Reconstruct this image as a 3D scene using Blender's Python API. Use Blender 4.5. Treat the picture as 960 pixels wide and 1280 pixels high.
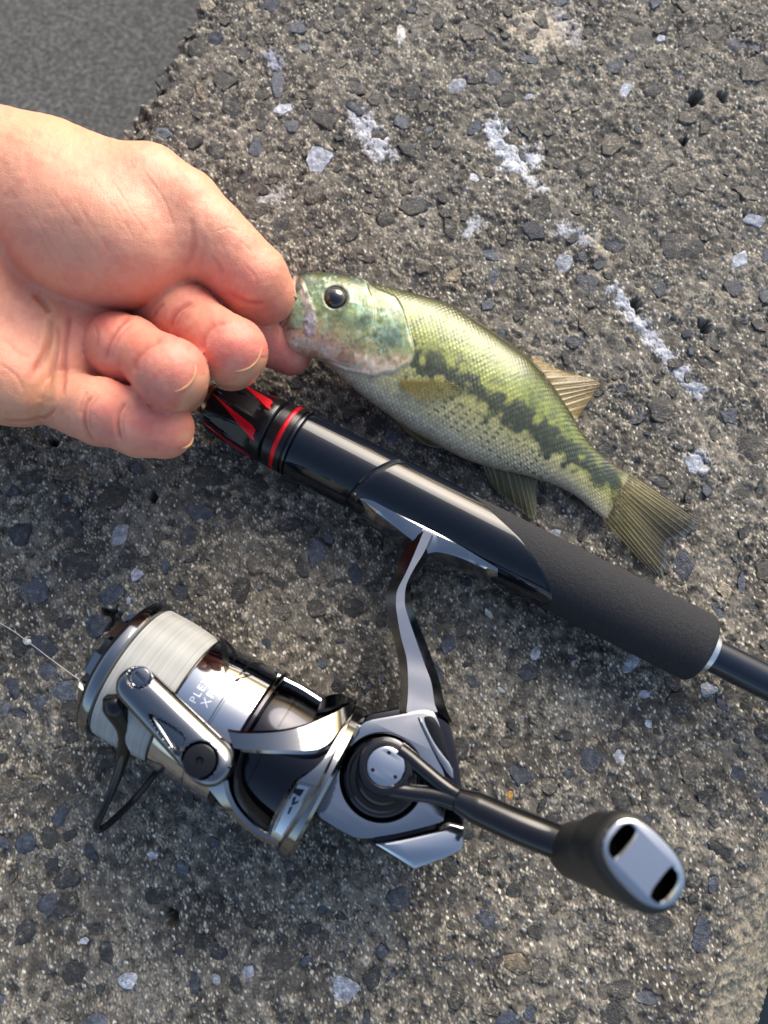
import bpy, bmesh, math, random
import numpy as np
from mathutils import Vector, Matrix, Euler
from mathutils.geometry import tessellate_polygon
random.seed(7); rng = np.random.default_rng(11)
for o in list(bpy.data.objects): bpy.data.objects.remove(o)
scene = bpy.context.scene
C = scene.collection
S = 0.001                      # everything below is written in millimetres

# ---------------------------------------------------------------- camera
TILT = math.radians(12.0); DIST = 290.0; FPX = 961.0
CAM = np.array([0.0, -DIST*math.sin(TILT), DIST*math.cos(TILT)])
cd = bpy.data.cameras.new('camera'); cam = bpy.data.objects.new('camera', cd); C.objects.link(cam)
cam.location = Vector(CAM)*S; cam.rotation_euler = (TILT, 0, 0)
cd.sensor_fit = 'VERTICAL'; cd.sensor_height = 36.0; cd.sensor_width = 27.0
cd.lens = FPX/1280*36.0; cd.clip_start = 0.01; cd.clip_end = 200
cd.dof.use_dof = True; cd.dof.focus_distance = 0.272; cd.dof.aperture_fstop = 9.5
scene.camera = cam

# ---------------------------------------------------------------- sky and sun
SUN_EL, SUN_AZ = math.radians(30), math.radians(26)      # azimuth from +Y (image up) towards +X (image right)
w = bpy.data.worlds.new('World'); scene.world = w; w.use_nodes = True
nt = w.node_tree; nt.nodes.clear()
sky = nt.nodes.new('ShaderNodeTexSky'); sky.sky_type = 'NISHITA'; sky.sun_disc = False
sky.sun_elevation = SUN_EL; sky.sun_rotation = SUN_AZ; sky.air_density = 1.0; sky.dust_density = 3.5; sky.ozone_density = 0.5
bg = nt.nodes.new('ShaderNodeBackground'); bg.inputs['Strength'].default_value = 0.15
out = nt.nodes.new('ShaderNodeOutputWorld')
nt.links.new(sky.outputs[0], bg.inputs[0]); nt.links.new(bg.outputs[0], out.inputs[0])
sl = bpy.data.lights.new('sun', 'SUN'); sl.energy = 1.65; sl.angle = math.radians(40); sl.color = (1.0, 0.97, 0.93)
so = bpy.data.objects.new('sun', sl); C.objects.link(so)
sd = Vector((math.sin(SUN_AZ)*math.cos(SUN_EL), math.cos(SUN_AZ)*math.cos(SUN_EL), math.sin(SUN_EL)))
so.rotation_euler = (-sd).to_track_quat('-Z', 'Y').to_euler(); so.location = sd*3
vs = scene.view_settings; vs.view_transform = 'Standard'; vs.look = 'None'; vs.gamma = 1.0; vs.use_curve_mapping = False
vs.exposure = 0.9

# ---------------------------------------------------------------- helpers
ct, st = math.cos(TILT), math.sin(TILT)
def ray(px, py):
    x, y = (px-480.0)/FPX, -(py-640.0)/FPX
    return np.array([x, y*ct + st, y*st - ct])
def P(px, py, z=0.0):
    r = ray(px, py); t = (z-CAM[2])/r[2]
    return CAM + r*t
def topx(p):                                   # world mm (N,3) -> photo pixel (N,2)
    p = np.asarray(p, float).reshape(-1, 3) - CAM
    y = p[:, 1]*ct + p[:, 2]*st; z = -p[:, 1]*st + p[:, 2]*ct
    return np.stack([480 - FPX*p[:, 0]/z, 640 + FPX*y/z], 1)
def s2l(c):
    c = np.asarray(c, float)/255.0
    return np.where(c <= 0.04045, c/12.92, ((c+0.055)/1.055)**2.4)

def tag(o, label, cat, group=None, kind=None):
    if label: o['label'] = label
    if cat: o['category'] = cat
    if group: o['group'] = group
    if kind: o['kind'] = kind
    return o
def empty(name, loc):
    o = bpy.data.objects.new(name, None); C.objects.link(o); o.location = Vector(loc)*S
    o.empty_display_size = 0.01
    return o
def adopt(o, parent):
    if parent is None: return
    o.parent = parent
    if parent.type == 'EMPTY' and parent.parent is None:
        o.matrix_parent_inverse = Matrix.Translation(-parent.location)
def mk(name, v, f, mat=None, parent=None, smooth=True, angle=32, col=None, uv=None):
    v = np.asarray(v, np.float64)*S
    me = bpy.data.meshes.new(name)
    if isinstance(f, np.ndarray):
        n, k = f.shape
        me.vertices.add(len(v)); me.vertices.foreach_set('co', v.astype(np.float32).ravel())
        me.loops.add(n*k); me.loops.foreach_set('vertex_index', f.astype(np.int32).ravel())
        me.polygons.add(n); me.polygons.foreach_set('loop_start', np.arange(n, dtype=np.int32)*k)
        me.update(calc_edges=True)
    else:
        me.from_pydata([tuple(p) for p in v], [], [tuple(q) for q in f]); me.update()
    me.validate()
    if smooth:
        me.polygons.foreach_set('use_smooth', np.ones(len(me.polygons), bool))
        if angle: me.set_sharp_from_angle(angle=math.radians(angle))
    else:
        me.polygons.foreach_set('use_smooth', np.zeros(len(me.polygons), bool))
    if col is not None:
        a = me.color_attributes.new('Col', 'FLOAT_COLOR', 'POINT')
        c = np.ones((len(v), 4), np.float32); c[:, :np.shape(col)[1]] = col
        a.data.foreach_set('color', c.ravel())
    if mat: me.materials.append(mat)
    o = bpy.data.objects.new(name, me); C.objects.link(o); adopt(o, parent)
    return o
def gridfaces(nu, nv, closed_v=False, flip=False):
    i = np.arange(nu-1)[:, None]; j = np.arange(nv if closed_v else nv-1)[None, :]
    j2 = (j+1) % nv
    a = i*nv+j; b = i*nv+j2; c = (i+1)*nv+j2; d = (i+1)*nv+j
    q = np.stack([a, b, c, d], -1).reshape(-1, 4)
    return q[:, ::-1] if flip else q
def fixn(o):
    bm = bmesh.new(); bm.from_mesh(o.data); bmesh.ops.recalc_face_normals(bm, faces=bm.faces); bm.to_mesh(o.data); bm.free()
    return o
def catmull(pts, n, closed=False):
    p = np.asarray(pts, float); m = len(p)
    if closed: q = np.vstack([p[-1], p, p[0], p[1]]); segs = m
    else: q = np.vstack([2*p[0]-p[1], p, 2*p[-1]-p[-2]]); segs = m-1
    t = np.linspace(0, segs, n, endpoint=not closed); i = np.minimum(t.astype(int), segs-1); u = (t-i)[:, None]
    a, b, c, d = q[i], q[i+1], q[i+2], q[i+3]
    return 0.5*((2*b)+(-a+c)*u+(2*a-5*b+4*c-d)*u**2+(-a+3*b-3*c+d)*u**3)
def lerpc(x, xs, cs):
    cs = np.asarray(cs, float)
    return np.stack([np.interp(x, xs, cs[:, k]) for k in range(cs.shape[1])], -1)
def sstep(a, b, x):
    t = np.clip((x-a)/(b-a), 0, 1); return t*t*(3-2*t)
def specnoise(shape, step, lam, bw=0.45, seed=0):         # band-limited noise of wavelength lam (mm), unit variance
    r = np.random.default_rng(seed)
    F = np.fft.rfft2(r.standard_normal(shape))
    kx = np.fft.fftfreq(shape[0], step)[:, None]; ky = np.fft.rfftfreq(shape[1], step)[None, :]
    k = np.sqrt(kx*kx+ky*ky)+1e-9
    F *= np.exp(-(np.log(k*lam)**2)/(2*bw*bw))
    n = np.fft.irfft2(F, shape); return n/n.std()
def polydist(p, line):                                    # distance of 2-D points to a polyline, and the parameter along it
    line = np.asarray(line, float); best = np.full(len(p), 1e9); par = np.zeros(len(p))
    for k in range(len(line)-1):
        a, b = line[k], line[k+1]; ab = b-a
        t = np.clip(((p-a)@ab)/(ab@ab), 0, 1); d = np.linalg.norm(p-(a+t[:, None]*ab), axis=1)
        m = d < best; best[m] = d[m]; par[m] = k+t[m]
    return best, par

# ---------------------------------------------------------------- materials
def newmat(name):
    m = bpy.data.materials.new(name); m.use_nodes = True
    return m, m.node_tree, m.node_tree.nodes['Principled BSDF']
def node(t, typ, **kw):
    n = t.nodes.new(typ)
    for k, v in kw.items(): setattr(n, k, v)
    return n
def noise(t, scale, detail=4, rough=0.55, coord='Object'):
    tc = node(t, 'ShaderNodeTexCoord'); n = node(t, 'ShaderNodeTexNoise')
    n.inputs['Scale'].default_value = scale; n.inputs['Detail'].default_value = detail; n.inputs['Roughness'].default_value = rough
    t.links.new(tc.outputs[coord], n.inputs['Vector']); return n
def bump(t, b, src, strength, dist):
    n = node(t, 'ShaderNodeBump'); n.inputs['Strength'].default_value = strength; n.inputs['Distance'].default_value = dist
    t.links.new(src, n.inputs['Height']); t.links.new(n.outputs[0], b.inputs['Normal']); return n
def ramp(t, src, stops):
    r = node(t, 'ShaderNodeValToRGB'); e = r.color_ramp.elements
    while len(e) < len(stops): e.new(0.5)
    for i, (p, c) in enumerate(stops): e[i].position = p; e[i].color = (c if len(c) == 4 else (*c, 1))
    t.links.new(src, r.inputs[0]); return r
def plain(name, col, rough=0.5, metal=0.0, spec=0.5, nscale=None, nstr=0.1, ndist=0.0002, rvar=0.0, coat=0.0, cvar=0.0):
    m, t, b = newmat(name)
    b.inputs['Base Color'].default_value = (*col, 1); b.inputs['Roughness'].default_value = rough
    b.inputs['Metallic'].default_value = metal; b.inputs['Specular IOR Level'].default_value = spec
    b.inputs['Coat Weight'].default_value = coat; b.inputs['Coat Roughness'].default_value = 0.08
    if nscale:
        n = noise(t, nscale, 5)
        if nstr: bump(t, b, n.outputs['Fac'], nstr, ndist)
    if rvar or cvar:
        n2 = noise(t, 90, 6, 0.65)
        if rvar:
            mr = node(t, 'ShaderNodeMapRange'); mr.inputs['From Min'].default_value = 0.3; mr.inputs['From Max'].default_value = 0.7
            mr.inputs['To Min'].default_value = max(0.02, rough-rvar); mr.inputs['To Max'].default_value = rough+rvar
            t.links.new(n2.outputs['Fac'], mr.inputs['Value']); t.links.new(mr.outputs[0], b.inputs['Roughness'])
        if cvar:
            c = np.array(col); r = ramp(t, n2.outputs['Fac'], [(0.3, tuple(c*(1-cvar))), (0.7, tuple(np.minimum(c*(1+cvar), 1)))])
            t.links.new(r.outputs[0], b.inputs['Base Color'])
    return m
def colmat(name, rough=0.5, nscale=None, nstr=0.2, ndist=0.0003, **kw):
    m, t, b = newmat(name)
    a = node(t, 'ShaderNodeVertexColor'); a.layer_name = 'Col'
    t.links.new(a.outputs['Color'], b.inputs['Base Color']); b.inputs['Roughness'].default_value = rough
    for k, v in kw.items(): b.inputs[k.replace('_', ' ')].default_value = v
    if nscale:
        n = noise(t, nscale, 6, 0.6); bump(t, b, n.outputs['Fac'], nstr, ndist)
    return m, t, b, a
# ================================================================ the concrete ledge
eL0, eL1 = P(250, 0)[:2], P(168, 160)[:2]                   # left top edge of the ledge
eR0, eR1 = P(952, 1082)[:2], P(872, 1285)[:2]               # right top edge
dL = (eL0-eL1)/np.linalg.norm(eL0-eL1); dR = (eR0-eR1)/np.linalg.norm(eR0-eR1)
QD = (dL+dR)/np.linalg.norm(dL+dR)                          # along the ledge (towards image top)
PD = np.array([QD[1], -QD[0]])                              # across it (towards image right)
p_left = float(((eL0+eL1)/2)@PD); p_right = float(((eR0+eR1)/2)@PD)
STEP = 0.56
# cross-section path: left face, top, sloping right face, right face
path = [(p_left-3, -178), (p_left-2, -40), (p_left-0.6, -3), (p_left+2.2, -0.3), (p_right-2.0, -0.2), (p_right+1.2, -2.0), (p_right+34, -34), (p_right+38, -178)]
dens = [9.0, 2.2, STEP, STEP, STEP, 0.6, 6.0]
pp = []
for k in range(len(path)-1):
    a, b = np.array(path[k]), np.array(path[k+1]); n = max(1, int(round(np.linalg.norm(b-a)/dens[k])))
    pp += [a+(b-a)*i/n for i in range(n)]
pp.append(np.array(path[-1])); pp = np.array(pp)
seg = np.gradient(pp, axis=0); nrm = np.stack([-seg[:, 1], seg[:, 0]], 1); nrm /= np.linalg.norm(nrm, axis=1)[:, None]
cs = np.array([P(-25, 1310)[:2], P(985, 1310)[:2], P(-25, -25)[:2], P(985, -25)[:2]])@QD
q0, q1 = cs.min()-6, cs.max()+6
qq = np.arange(q0, q1, STEP); NP_, NQ = len(pp), len(qq)
shape = (NQ, NP_)
N_ = lambda lam, bw=0.45, seed=0: specnoise(shape, STEP, lam, bw, seed)
n40, n18, n7, n4, n25, n15 = N_(40, .4, 1), N_(18, .4, 2), N_(7.5, .4, 3), N_(4.2, .35, 4), N_(2.6, .35, 5), N_(1.7, .3, 6)
nb1, nb2 = N_(2.4, .9, 31), N_(1.3, .8, 32)                                   # broad-band grain
h = 0.40*n40+0.34*n18+0.30*n7+0.16*n4+0.15*n25+0.20*nb1+0.13*nb2
h -= 0.45*np.maximum(0, -N_(5.5, .6, 33)-1.1)+0.35*np.maximum(0, -nb1-1.2)      # pits
h += 0.25*np.maximum(0, N_(3.4, .5, 34)-1.2)
worn = sstep(-0.6, 0.9, N_(32, .6, 51)+0.5*N_(14, .5, 52))           # patches rubbed smoother than the rest
h = 0.35*n40+0.22*n18+(h-0.40*n40-0.34*n18)*(0.60-0.22*worn)
Pw = np.repeat(pp[None, :, 0], NQ, 0); Qw = np.repeat(qq[:, None], NP_, 1)
X = Pw*PD[0]+Qw*QD[0]; Y = Pw*PD[1]+Qw*QD[1]
edge = np.exp(-((Pw-p_left)/6)**2)+0.22*np.exp(-((Pw-p_right)/5)**2)
h += edge*(0.9*n7+1.2*n18-0.5)*0.8
pix = topx(np.stack([X.ravel(), Y.ravel(), np.zeros(X.size)], 1)).reshape(NQ, NP_, 2)

# colour of the cement matrix: brown-grey paste, pale sand grains, dark specks
g1 = 0.30*n4+0.50*nb1+0.75*N_(1.25, .55, 35)+0.35*n7
base = lerpc(0.8*N_(55, .5, 7)+0.5*n7, [-1.6, 0, 1.6], s2l([[72, 69, 64], [99, 95, 87], [122, 117, 107]]))
col = base.copy()
g1 = g1*(1.05-0.30*worn)
pale = sstep(0.55, 2.1, g1)[..., None]; dark = sstep(0.25, 1.6, -g1)[..., None]
col = col*(1-0.85*pale)+0.85*pale*s2l([192, 183, 164])
col = col*(1-0.8*dark)+0.8*dark*s2l([44, 43, 41])
spk = sstep(1.75, 2.3, N_(2.2, .3, 21))[..., None]; col = col*(1-spk)+spk*s2l([228, 224, 210])
spk = sstep(1.9, 2.4, N_(3.2, .3, 22))[..., None]; col = col*(1-spk)+spk*s2l([74, 84, 104])
# the lighter sloping face
side = sstep(p_right-0.5, p_right+3.5, Pw)[..., None]
scol = lerpc(g1*0.7, [-1.8, 0, 1.8], s2l([[80, 76, 67], [132, 126, 112], [178, 170, 150]]))
col = col*(1-side)+scol*side; h = h*(1+0.25*side[..., 0])
# lime stains seen in the photograph (photo pixel polylines, half width)
stains = [([(450, 150), (465, 172), (478, 190)], 15, (214, 218, 228)), ([(618, 160), (630, 185), (640, 208), (662, 196)], 15, (224, 230, 240)),
          ([(662, 225), (676, 236)], 9, (205, 208, 214)), ([(704, 286), (722, 296), (735, 300)], 10, (210, 212, 220)),
          ([(768, 362), (790, 392), (812, 418), (832, 442), (850, 462), (872, 488)], 10, (205, 210, 222)),
          ([(650, 30), (672, 26), (700, 34), (672, 46)], 20, (206, 192, 172)), ([(700, 18), (722, 50)], 12, (196, 190, 182)),
          ([(330, 250), (350, 240)], 9, (188, 186, 184)), ([(345, 80), (338, 70)], 9, (170, 176, 196)),
          ([(585, 290), (596, 276)], 9, (190, 196, 206)), ([(420, 1230), (436, 1240)], 10, (206, 206, 208)),
          ([(868, 572), (880, 582)], 11, (196, 200, 206)), 
          ([(735, 352), (760, 322), (740, 300)], 9, (176, 166, 146))]
flat = pix.reshape(-1, 2); fcol = col.reshape(-1, 3); fh = h.reshape(-1)
rag = (0.5*n7+0.3*n4+0.6*nb1+0.5*nb2).reshape(-1)
for line, hw, c in stains:
    L = np.array(line, float); lo = L.min(0)-hw*2.2; hi = L.max(0)+hw*2.2
    ix = np.nonzero((flat[:, 0] > lo[0]) & (flat[:, 0] < hi[0]) & (flat[:, 1] > lo[1]) & (flat[:, 1] < hi[1]) & (Pw.reshape(-1) < p_right+2))[0]
    d, _ = polydist(flat[ix], L); hw = hw*0.85; m = sstep(-0.2, 0.5, 1-d/hw+0.42*rag[ix])[:, None]*0.66
    fcol[ix] = fcol[ix]*(1-m)+m*s2l(c)*(0.92+0.08*rag[ix][:, None])

# ---- stones: position, half sizes (mm), angle, tone
def pxscale(px, py):
    a, b = P(px, py), P(px+1, py); return abs(b[0]-a[0])
special = [  # px, py, width px, height px, angle (deg, image), tone
    (397, 199, 32, 40, 15, 'pale'), (347, 101, 20, 42, 0, 'blue'), (353, 135, 30, 17, -12, 'pale'), (704, 328, 23, 24, 20, 'pale'),
    (590, 40, 40, 36, 10, 'grey'), (570, 107, 22, 24, 30, 'pale'), (593, 160, 26, 12, -60, 'blue'), (515, 190, 46, 16, 35, 'dark'),
    (527, 256, 30, 18, 20, 'blue'), (612, 318, 24, 18, 40, 'blue'), (148, 665, 26, 28, 20, 'pale'), (261, 594, 56, 25, 5, 'dark'),
    (250, 641, 36, 20, 8, 'blue'), (25, 665, 34, 30, 0, 'blue'), (90, 658, 26, 42, -40, 'dark'), (96, 705, 56, 38, 10, 'dark'),
    (142, 620, 40, 44, 30, 'dark'), (45, 737, 34, 40, -20, 'blue'), (140, 743, 34, 24, -30, 'blue'), (162, 696, 24, 30, 10, 'dark'),
    (40, 596, 40, 20, -12, 'dark'), (84, 592, 28, 20, -15, 'grey'), (790, 829, 40, 16, -38, 'pale'), (886, 862, 22, 20, 10, 'pale'),
    (170, 718, 16, 16, 30, 'pale'), (430, 1238, 36, 36, 20, 'pale'), (195, 1120, 34, 22, 0, 'dark'), (940, 558, 48, 42, 10, 'dark'),
    (30, 1056, 30, 28, 0, 'blue'), (80, 1100, 34, 22, 10, 'dark'), (30, 1165, 26, 36, 30, 'dark'), (228, 1086, 20, 24, -40, 'blue'),
    (738, 950, 32, 34, 20, 'blue'), (775, 945, 14, 18, 0, 'pale'), (742, 928, 12, 12, 0, 'sand'), (668, 818, 14, 18, 10, 'pale'),
    (686, 982, 26, 22, 0, 'grey'), (650, 968, 34, 24, 30, 'blue'), (638, 995, 10, 12, 10, 'orange'), (806, 868, 18, 12, 0, 'pale'),
    (870, 578, 24, 26, 30, 'pale'), (828, 508, 40, 36, 20, 'dark'), (884, 612, 16, 20, 0, 'blue'), (855, 708, 26, 36, 20, 'blue'),
    (738, 405, 34, 32, 0, 'grey'), (716, 428, 22, 18, 0, 'blue'), (735, 212, 34, 30, 10, 'grey'), (766, 180, 22, 42, 30, 'grey'),
    (672, 260, 36, 30, -20, 'grey'), (772, 268, 18, 46, -35, 'dark'), (768, 308, 28, 22, 0, 'blue'), (850, 310, 60, 42, 10, 'dark'),
    (935, 240, 40, 26, 20, 'dark'), (945, 275, 26, 18, 0, 'pale'), (925, 325, 18, 26, 40, 'pale'), (820, 210, 50, 14, -25, 'grey'),
    (942, 85, 46, 30, -50, 'grey'), (785, 20, 36, 16, 40, 'dark'), (815, 114, 28, 22, 0, 'dark'), (782, 112, 14, 24, 20, 'pale'),
    (500, 44, 12, 24, 0, 'pale'), (482, 275, 26, 22, 0, 'dark'), (515, 258, 36, 26, 10, 'dark'), (320, 185, 24, 30, 10, 'blue'),
    (290, 132, 26, 30, -20, 'dark'), (280, 100, 34, 26, 20, 'dark'), (245, 60, 30, 34, 10, 'dark'), (268, 48, 20, 18, 0, 'blue'),
    (205, 165, 26, 20, 20, 'blue'), (242, 178, 22, 22, 0, 'dark'), (272, 190, 26, 24, 0, 'dark'), (402, 85, 34, 12, -60, 'dark'),
    (425, 15, 20, 26, 0, 'dark'), (470, 125, 26, 22, 20, 'dark'), (408, 148, 30, 26, 0, 'dark'), (365, 155, 22, 20, 0, 'blue'),
    (440, 350-60, 20, 28, 10, 'dark'), (318, 1150, 30, 24, 0, 'dark'), (92, 1218, 34, 34, 0, 'dark'), (160, 1225, 24, 18, 0, 'pale'),
    (310, 1215, 20, 18, 0, 'pale'), (255, 1178, 30, 20, 0, 'dark'), (270, 1190, 46, 20, 30, 'dark'), (345, 1210, 44, 36, -30, 'grey'),
    (60, 840, 30, 24, 20, 'blue'), (55, 810, 42, 26, 25, 'blue'), (25, 805, 26, 34, 0, 'dark'), (50, 876, 30, 28, 0, 'blue'),
    (18, 862, 18, 34, -30, 'blue'), (5, 885, 18, 20, 0, 'blue'), (118, 780, 40, 30, 0, 'blue'), (395, 690, 26, 34, 10, 'blue'),
    (325, 700, 40, 40, 20, 'grey'), (360, 655, 34, 22, 0, 'dark'), (300, 735, 26, 34, 20, 'dark'), (385, 660, 20, 18, 0, 'dark'),
    (33, 800, 10, 12, 0, 'pale'), (505, 700-70, 16, 12, 0, 'grey'), (590, 852, 22, 14, 40, 'blue'), (560, 805, 18, 26, 20, 'blue'),
    (425, 860, 22, 22, 0, 'dark'), (440, 760, 40, 28, 20, 'dark'), (395, 760, 28, 24, 0, 'dark'), (350, 765, 30, 22, 30, 'grey'),
    (470, 530, 34, 26, 10, 'dark'), (440, 510, 26, 40, 20, 'dark'), (415, 520, 18, 22, 0, 'dark'), (490, 545, 24, 22, 30, 'blue')]
stones = []
for (px, py, wp, hp, an, tone) in special:
    c = P(px, py); k = pxscale(px, py); stones.append((c[0], c[1], wp*k/2, hp*k/2, math.radians(-an), tone, 1))
occ = [(s[0], s[1], max(s[2], s[3])) for s in stones]
cell = {}
def near(x, y, r):
    i, j = int(x//12), int(y//12)
    for a in (-1, 0, 1):
        for b in (-1, 0, 1):
            for (ox, oy, orr) in cell.get((i+a, j+b), ()):
                if (ox-x)**2+(oy-y)**2 < (0.86*(orr+r))**2: return True
    return False
def put(x, y, r): cell.setdefault((int(x//12), int(y//12)), []).append((x, y, r))
HOLES = [(795, 380, 7), (855, 176, 6), (137, 776, 15), (215, 1148, 9), (868, 122, 10), (905, 118, 7), (880, 408, 7), (192, 622, 6), (512, 745, 5), (70, 552, 6)]
for s in occ: put(*s)
for (px, py, rp) in HOLES: c = P(px, py); put(c[0], c[1], rp*pxscale(px, py)+1.5)
W_ = p_right-p_left; tries = 0; want = 1500
while len(stones) < want and tries < 30000:
    tries += 1
    p = p_left+0.6+random.random()*(W_-2.5); q = q0+random.random()*(q1-q0)
    f = (len(stones)/want)
    r = 3.9*(1-f)**1.6+1.0+random.random()*1.5
    x, y = p*PD[0]+q*QD[0], p*PD[1]+q*QD[1]
    if near(x, y, r*1.0): continue
    asp = 0.4+random.random()*0.55
    u = random.random()
    tone = 'dark' if u < 0.46 else 'blue' if u < 0.66 else 'grey' if u < 0.93 else 'sand' if u < 0.97 else 'pale'
    if tone in ('pale',) and r > 3: tone = 'grey'
    stones.append((x, y, r, r*asp, random.random()*math.pi, tone, 0)); put(x, y, r*(0.5+asp/2))
# sockets in the paste under the stones, and the deep holes
def stamp(x, y, R, fn):
    p, q = x*PD[0]+y*PD[1], x*QD[0]+y*QD[1]
    j0, j1 = max(0, int((q-R-q0)/STEP)), min(NQ, int((q+R-q0)/STEP)+2)
    i0, i1 = np.searchsorted(pp[:, 0], p-R), np.searchsorted(pp[:, 0], p+R)
    if j1 <= j0 or i1 <= i0: return
    dx = X[j0:j1, i0:i1]-x; dy = Y[j0:j1, i0:i1]-y
    fn(slice(j0, j1), slice(i0, i1), dx, dy)
for (x, y, a, b, an, tone, sp) in stones:
    ca, sa = math.cos(an), math.sin(an)
    def sock(J, I, dx, dy):
        e = np.sqrt(((dx*ca+dy*sa)/a)**2+((-dx*sa+dy*ca)/b)**2)+0.10*n4[J, I]
        m = sstep(1.0, 0.72, e); h[J, I] = h[J, I]*(1-0.5*m)-m*0.6
    stamp(x, y, max(a, b)*1.5, sock)
for (px, py, rp) in HOLES:
    c = P(px, py); r = rp*pxscale(px, py)
    def hole(J, I, dx, dy):
        e = np.sqrt(dx*dx+dy*dy)/r+0.18*n4[J, I]+0.12*n7[J, I]; m = sstep(1.2, 0.7, e); h[J, I] -= m*6.5
    stamp(c[0], c[1], r*2, hole)
pz = np.repeat(pp[None, :, 1], NQ, 0)
Pd = Pw+h*nrm[None, :, 0]; Zd = pz+h*nrm[None, :, 1]
V = np.stack([Pd*PD[0]+Qw*QD[0], Pd*PD[1]+Qw*QD[1], Zd], -1).reshape(-1, 3)
mconc, t, b, a = colmat('weathered_concrete', rough=0.86, nscale=1100, nstr=0.42, ndist=0.0005)
b.inputs['Specular IOR Level'].default_value = 0.35
n = noise(t, 1500, 4, 0.6); r = ramp(t, n.outputs['Fac'], [(0.28, (0.52, 0.51, 0.49)), (0.5, (0.98, 0.97, 0.95)), (0.72, (1.28, 1.26, 1.22))])
mx = node(t, 'ShaderNodeMix', data_type='RGBA', blend_type='MULTIPLY'); mx.inputs[0].default_value = 1.0
t.links.new(a.outputs['Color'], mx.inputs[6]); t.links.new(r.outputs[0], mx.inputs[7]); t.links.new(mx.outputs[2], b.inputs['Base Color'])
ledge = mk('concrete_ledge', V, gridfaces(NQ, NP_, flip=True), mconc, col=fcol, angle=None)
ledge['kind'] = 'structure'; ledge['label'] = 'weathered exposed-aggregate concrete ledge under the rod and fish'
# the ledge goes on beyond the frame, coarser
def ledge_run(qa, qb, name):
    n = 70; q = np.linspace(qa, qb, n); px_ = np.array([path[0], path[1], path[2], path[3]]+[(p_left+2.2+(p_right-p_left-4.2)*i/40, -0.3) for i in range(1, 40)]+[path[4], path[5], path[6], path[7]])
    v = []
    for qv in q:
        for (pv, zv) in px_: v.append((pv*PD[0]+qv*QD[0], pv*PD[1]+qv*QD[1], zv-0.3+random.uniform(-.4, .4)*(zv > -5)))
    c = np.tile(s2l([112, 107, 97]), (len(v), 1))*rng.uniform(0.75, 1.25, (len(v), 1))
    o = mk(name, v, gridfaces(n, len(px_), flip=True), mconc, col=c, angle=None); o['kind'] = 'structure'; return o
ledge_run(q0-700, q0+0.5, 'concrete_ledge_run'); ledge_run(q1-1.2, q1+700, 'concrete_ledge_run')

# stone materials
def stonemat(name, rnd):
    m, t, b = newmat(name)
    src = node(t, 'ShaderNodeObjectInfo').outputs['Random'] if rnd == 'obj' else node(t, 'ShaderNodeNewGeometry').outputs['Random Per Island']
    return m, t, b, src
TONES = {'dark': [(46, 48, 50), (60, 60, 60), (50, 50, 47), (72, 70, 65)], 'blue': [(58, 64, 76), (76, 82, 94), (54, 58, 66), (92, 98, 108)],
         'grey': [(80, 76, 68), (94, 90, 82), (70, 68, 63), (106, 99, 88)], 'pale': [(172, 177, 190), (194, 196, 202), (150, 154, 164), (206, 202, 194)],
         'sand': [(140, 126, 102), (160, 146, 120), (128, 114, 92), (172, 160, 136)], 'orange': [(190, 130, 60), (196, 140, 70), (180, 120, 50), (200, 150, 80)]}
SM = {}
for tone, cc in TONES.items():
    for rnd in ('obj', 'isl'):
        m, t, b, src = stonemat('aggregate_'+tone+'_'+rnd, rnd)
        r0 = ramp(t, src, [(0.0, s2l(cc[0])), (0.35, s2l(cc[1])), (0.65, s2l(cc[2])), (1.0, s2l(cc[3]))])
        gp = node(t, 'ShaderNodeNewGeometry').outputs['Position']
        def wn(sc_, det, ro):
            q = node(t, 'ShaderNodeTexNoise'); q.inputs['Scale'].default_value = sc_; q.inputs['Detail'].default_value = det; q.inputs['Roughness'].default_value = ro
            t.links.new(gp, q.inputs['Vector']); return q
        n1 = wn(420, 6, 0.7)
        r1 = ramp(t, n1.outputs['Fac'], [(0.34, (0.42, 0.42, 0.43)), (0.55, (1.05, 1.05, 1.05)), (0.70, (2.2, 2.15, 2.05))])
        mx = node(t, 'ShaderNodeMix', data_type='RGBA', blend_type='MULTIPLY'); mx.inputs[0].default_value = 1
        t.links.new(r0.outputs[0], mx.inputs[6]); t.links.new(r1.outputs[0], mx.inputs[7])
        n2 = wn(230, 8, 0.78); soil = wn(900, 4, 0.65)
        k_ = {'dark': .545, 'grey': .49, 'sand': .50, 'blue': .57, 'pale': .60, 'orange': .62}[tone]
        f2 = ramp(t, n2.outputs['Fac'], [(k_-.03, (0, 0, 0)), (k_+.05, (0.92, 0.92, 0.92))])
        sc2 = ramp(t, soil.outputs['Fac'], [(0.30, s2l([44, 42, 39])), (0.50, s2l([88, 84, 76])), (0.68, s2l([180, 171, 152]))])
        m2 = node(t, 'ShaderNodeMix', data_type='RGBA'); t.links.new(f2.outputs[0], m2.inputs[0]); t.links.new(mx.outputs[2], m2.inputs[6])
        t.links.new(sc2.outputs[0], m2.inputs[7]); t.links.new(m2.outputs[2], b.inputs['Base Color'])
        b.inputs['Roughness'].default_value = 0.62 if tone in ('dark', 'blue') else 0.75
        n3 = wn(1300, 4, 0.65); add = node(t, 'ShaderNodeMath', operation='ADD'); t.links.new(n1.outputs['Fac'], add.inputs[0]); t.links.new(n3.outputs['Fac'], add.inputs[1]); bump(t, b, add.outputs[0], 0.8, 0.0008)
        SM[tone, rnd] = m
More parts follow.
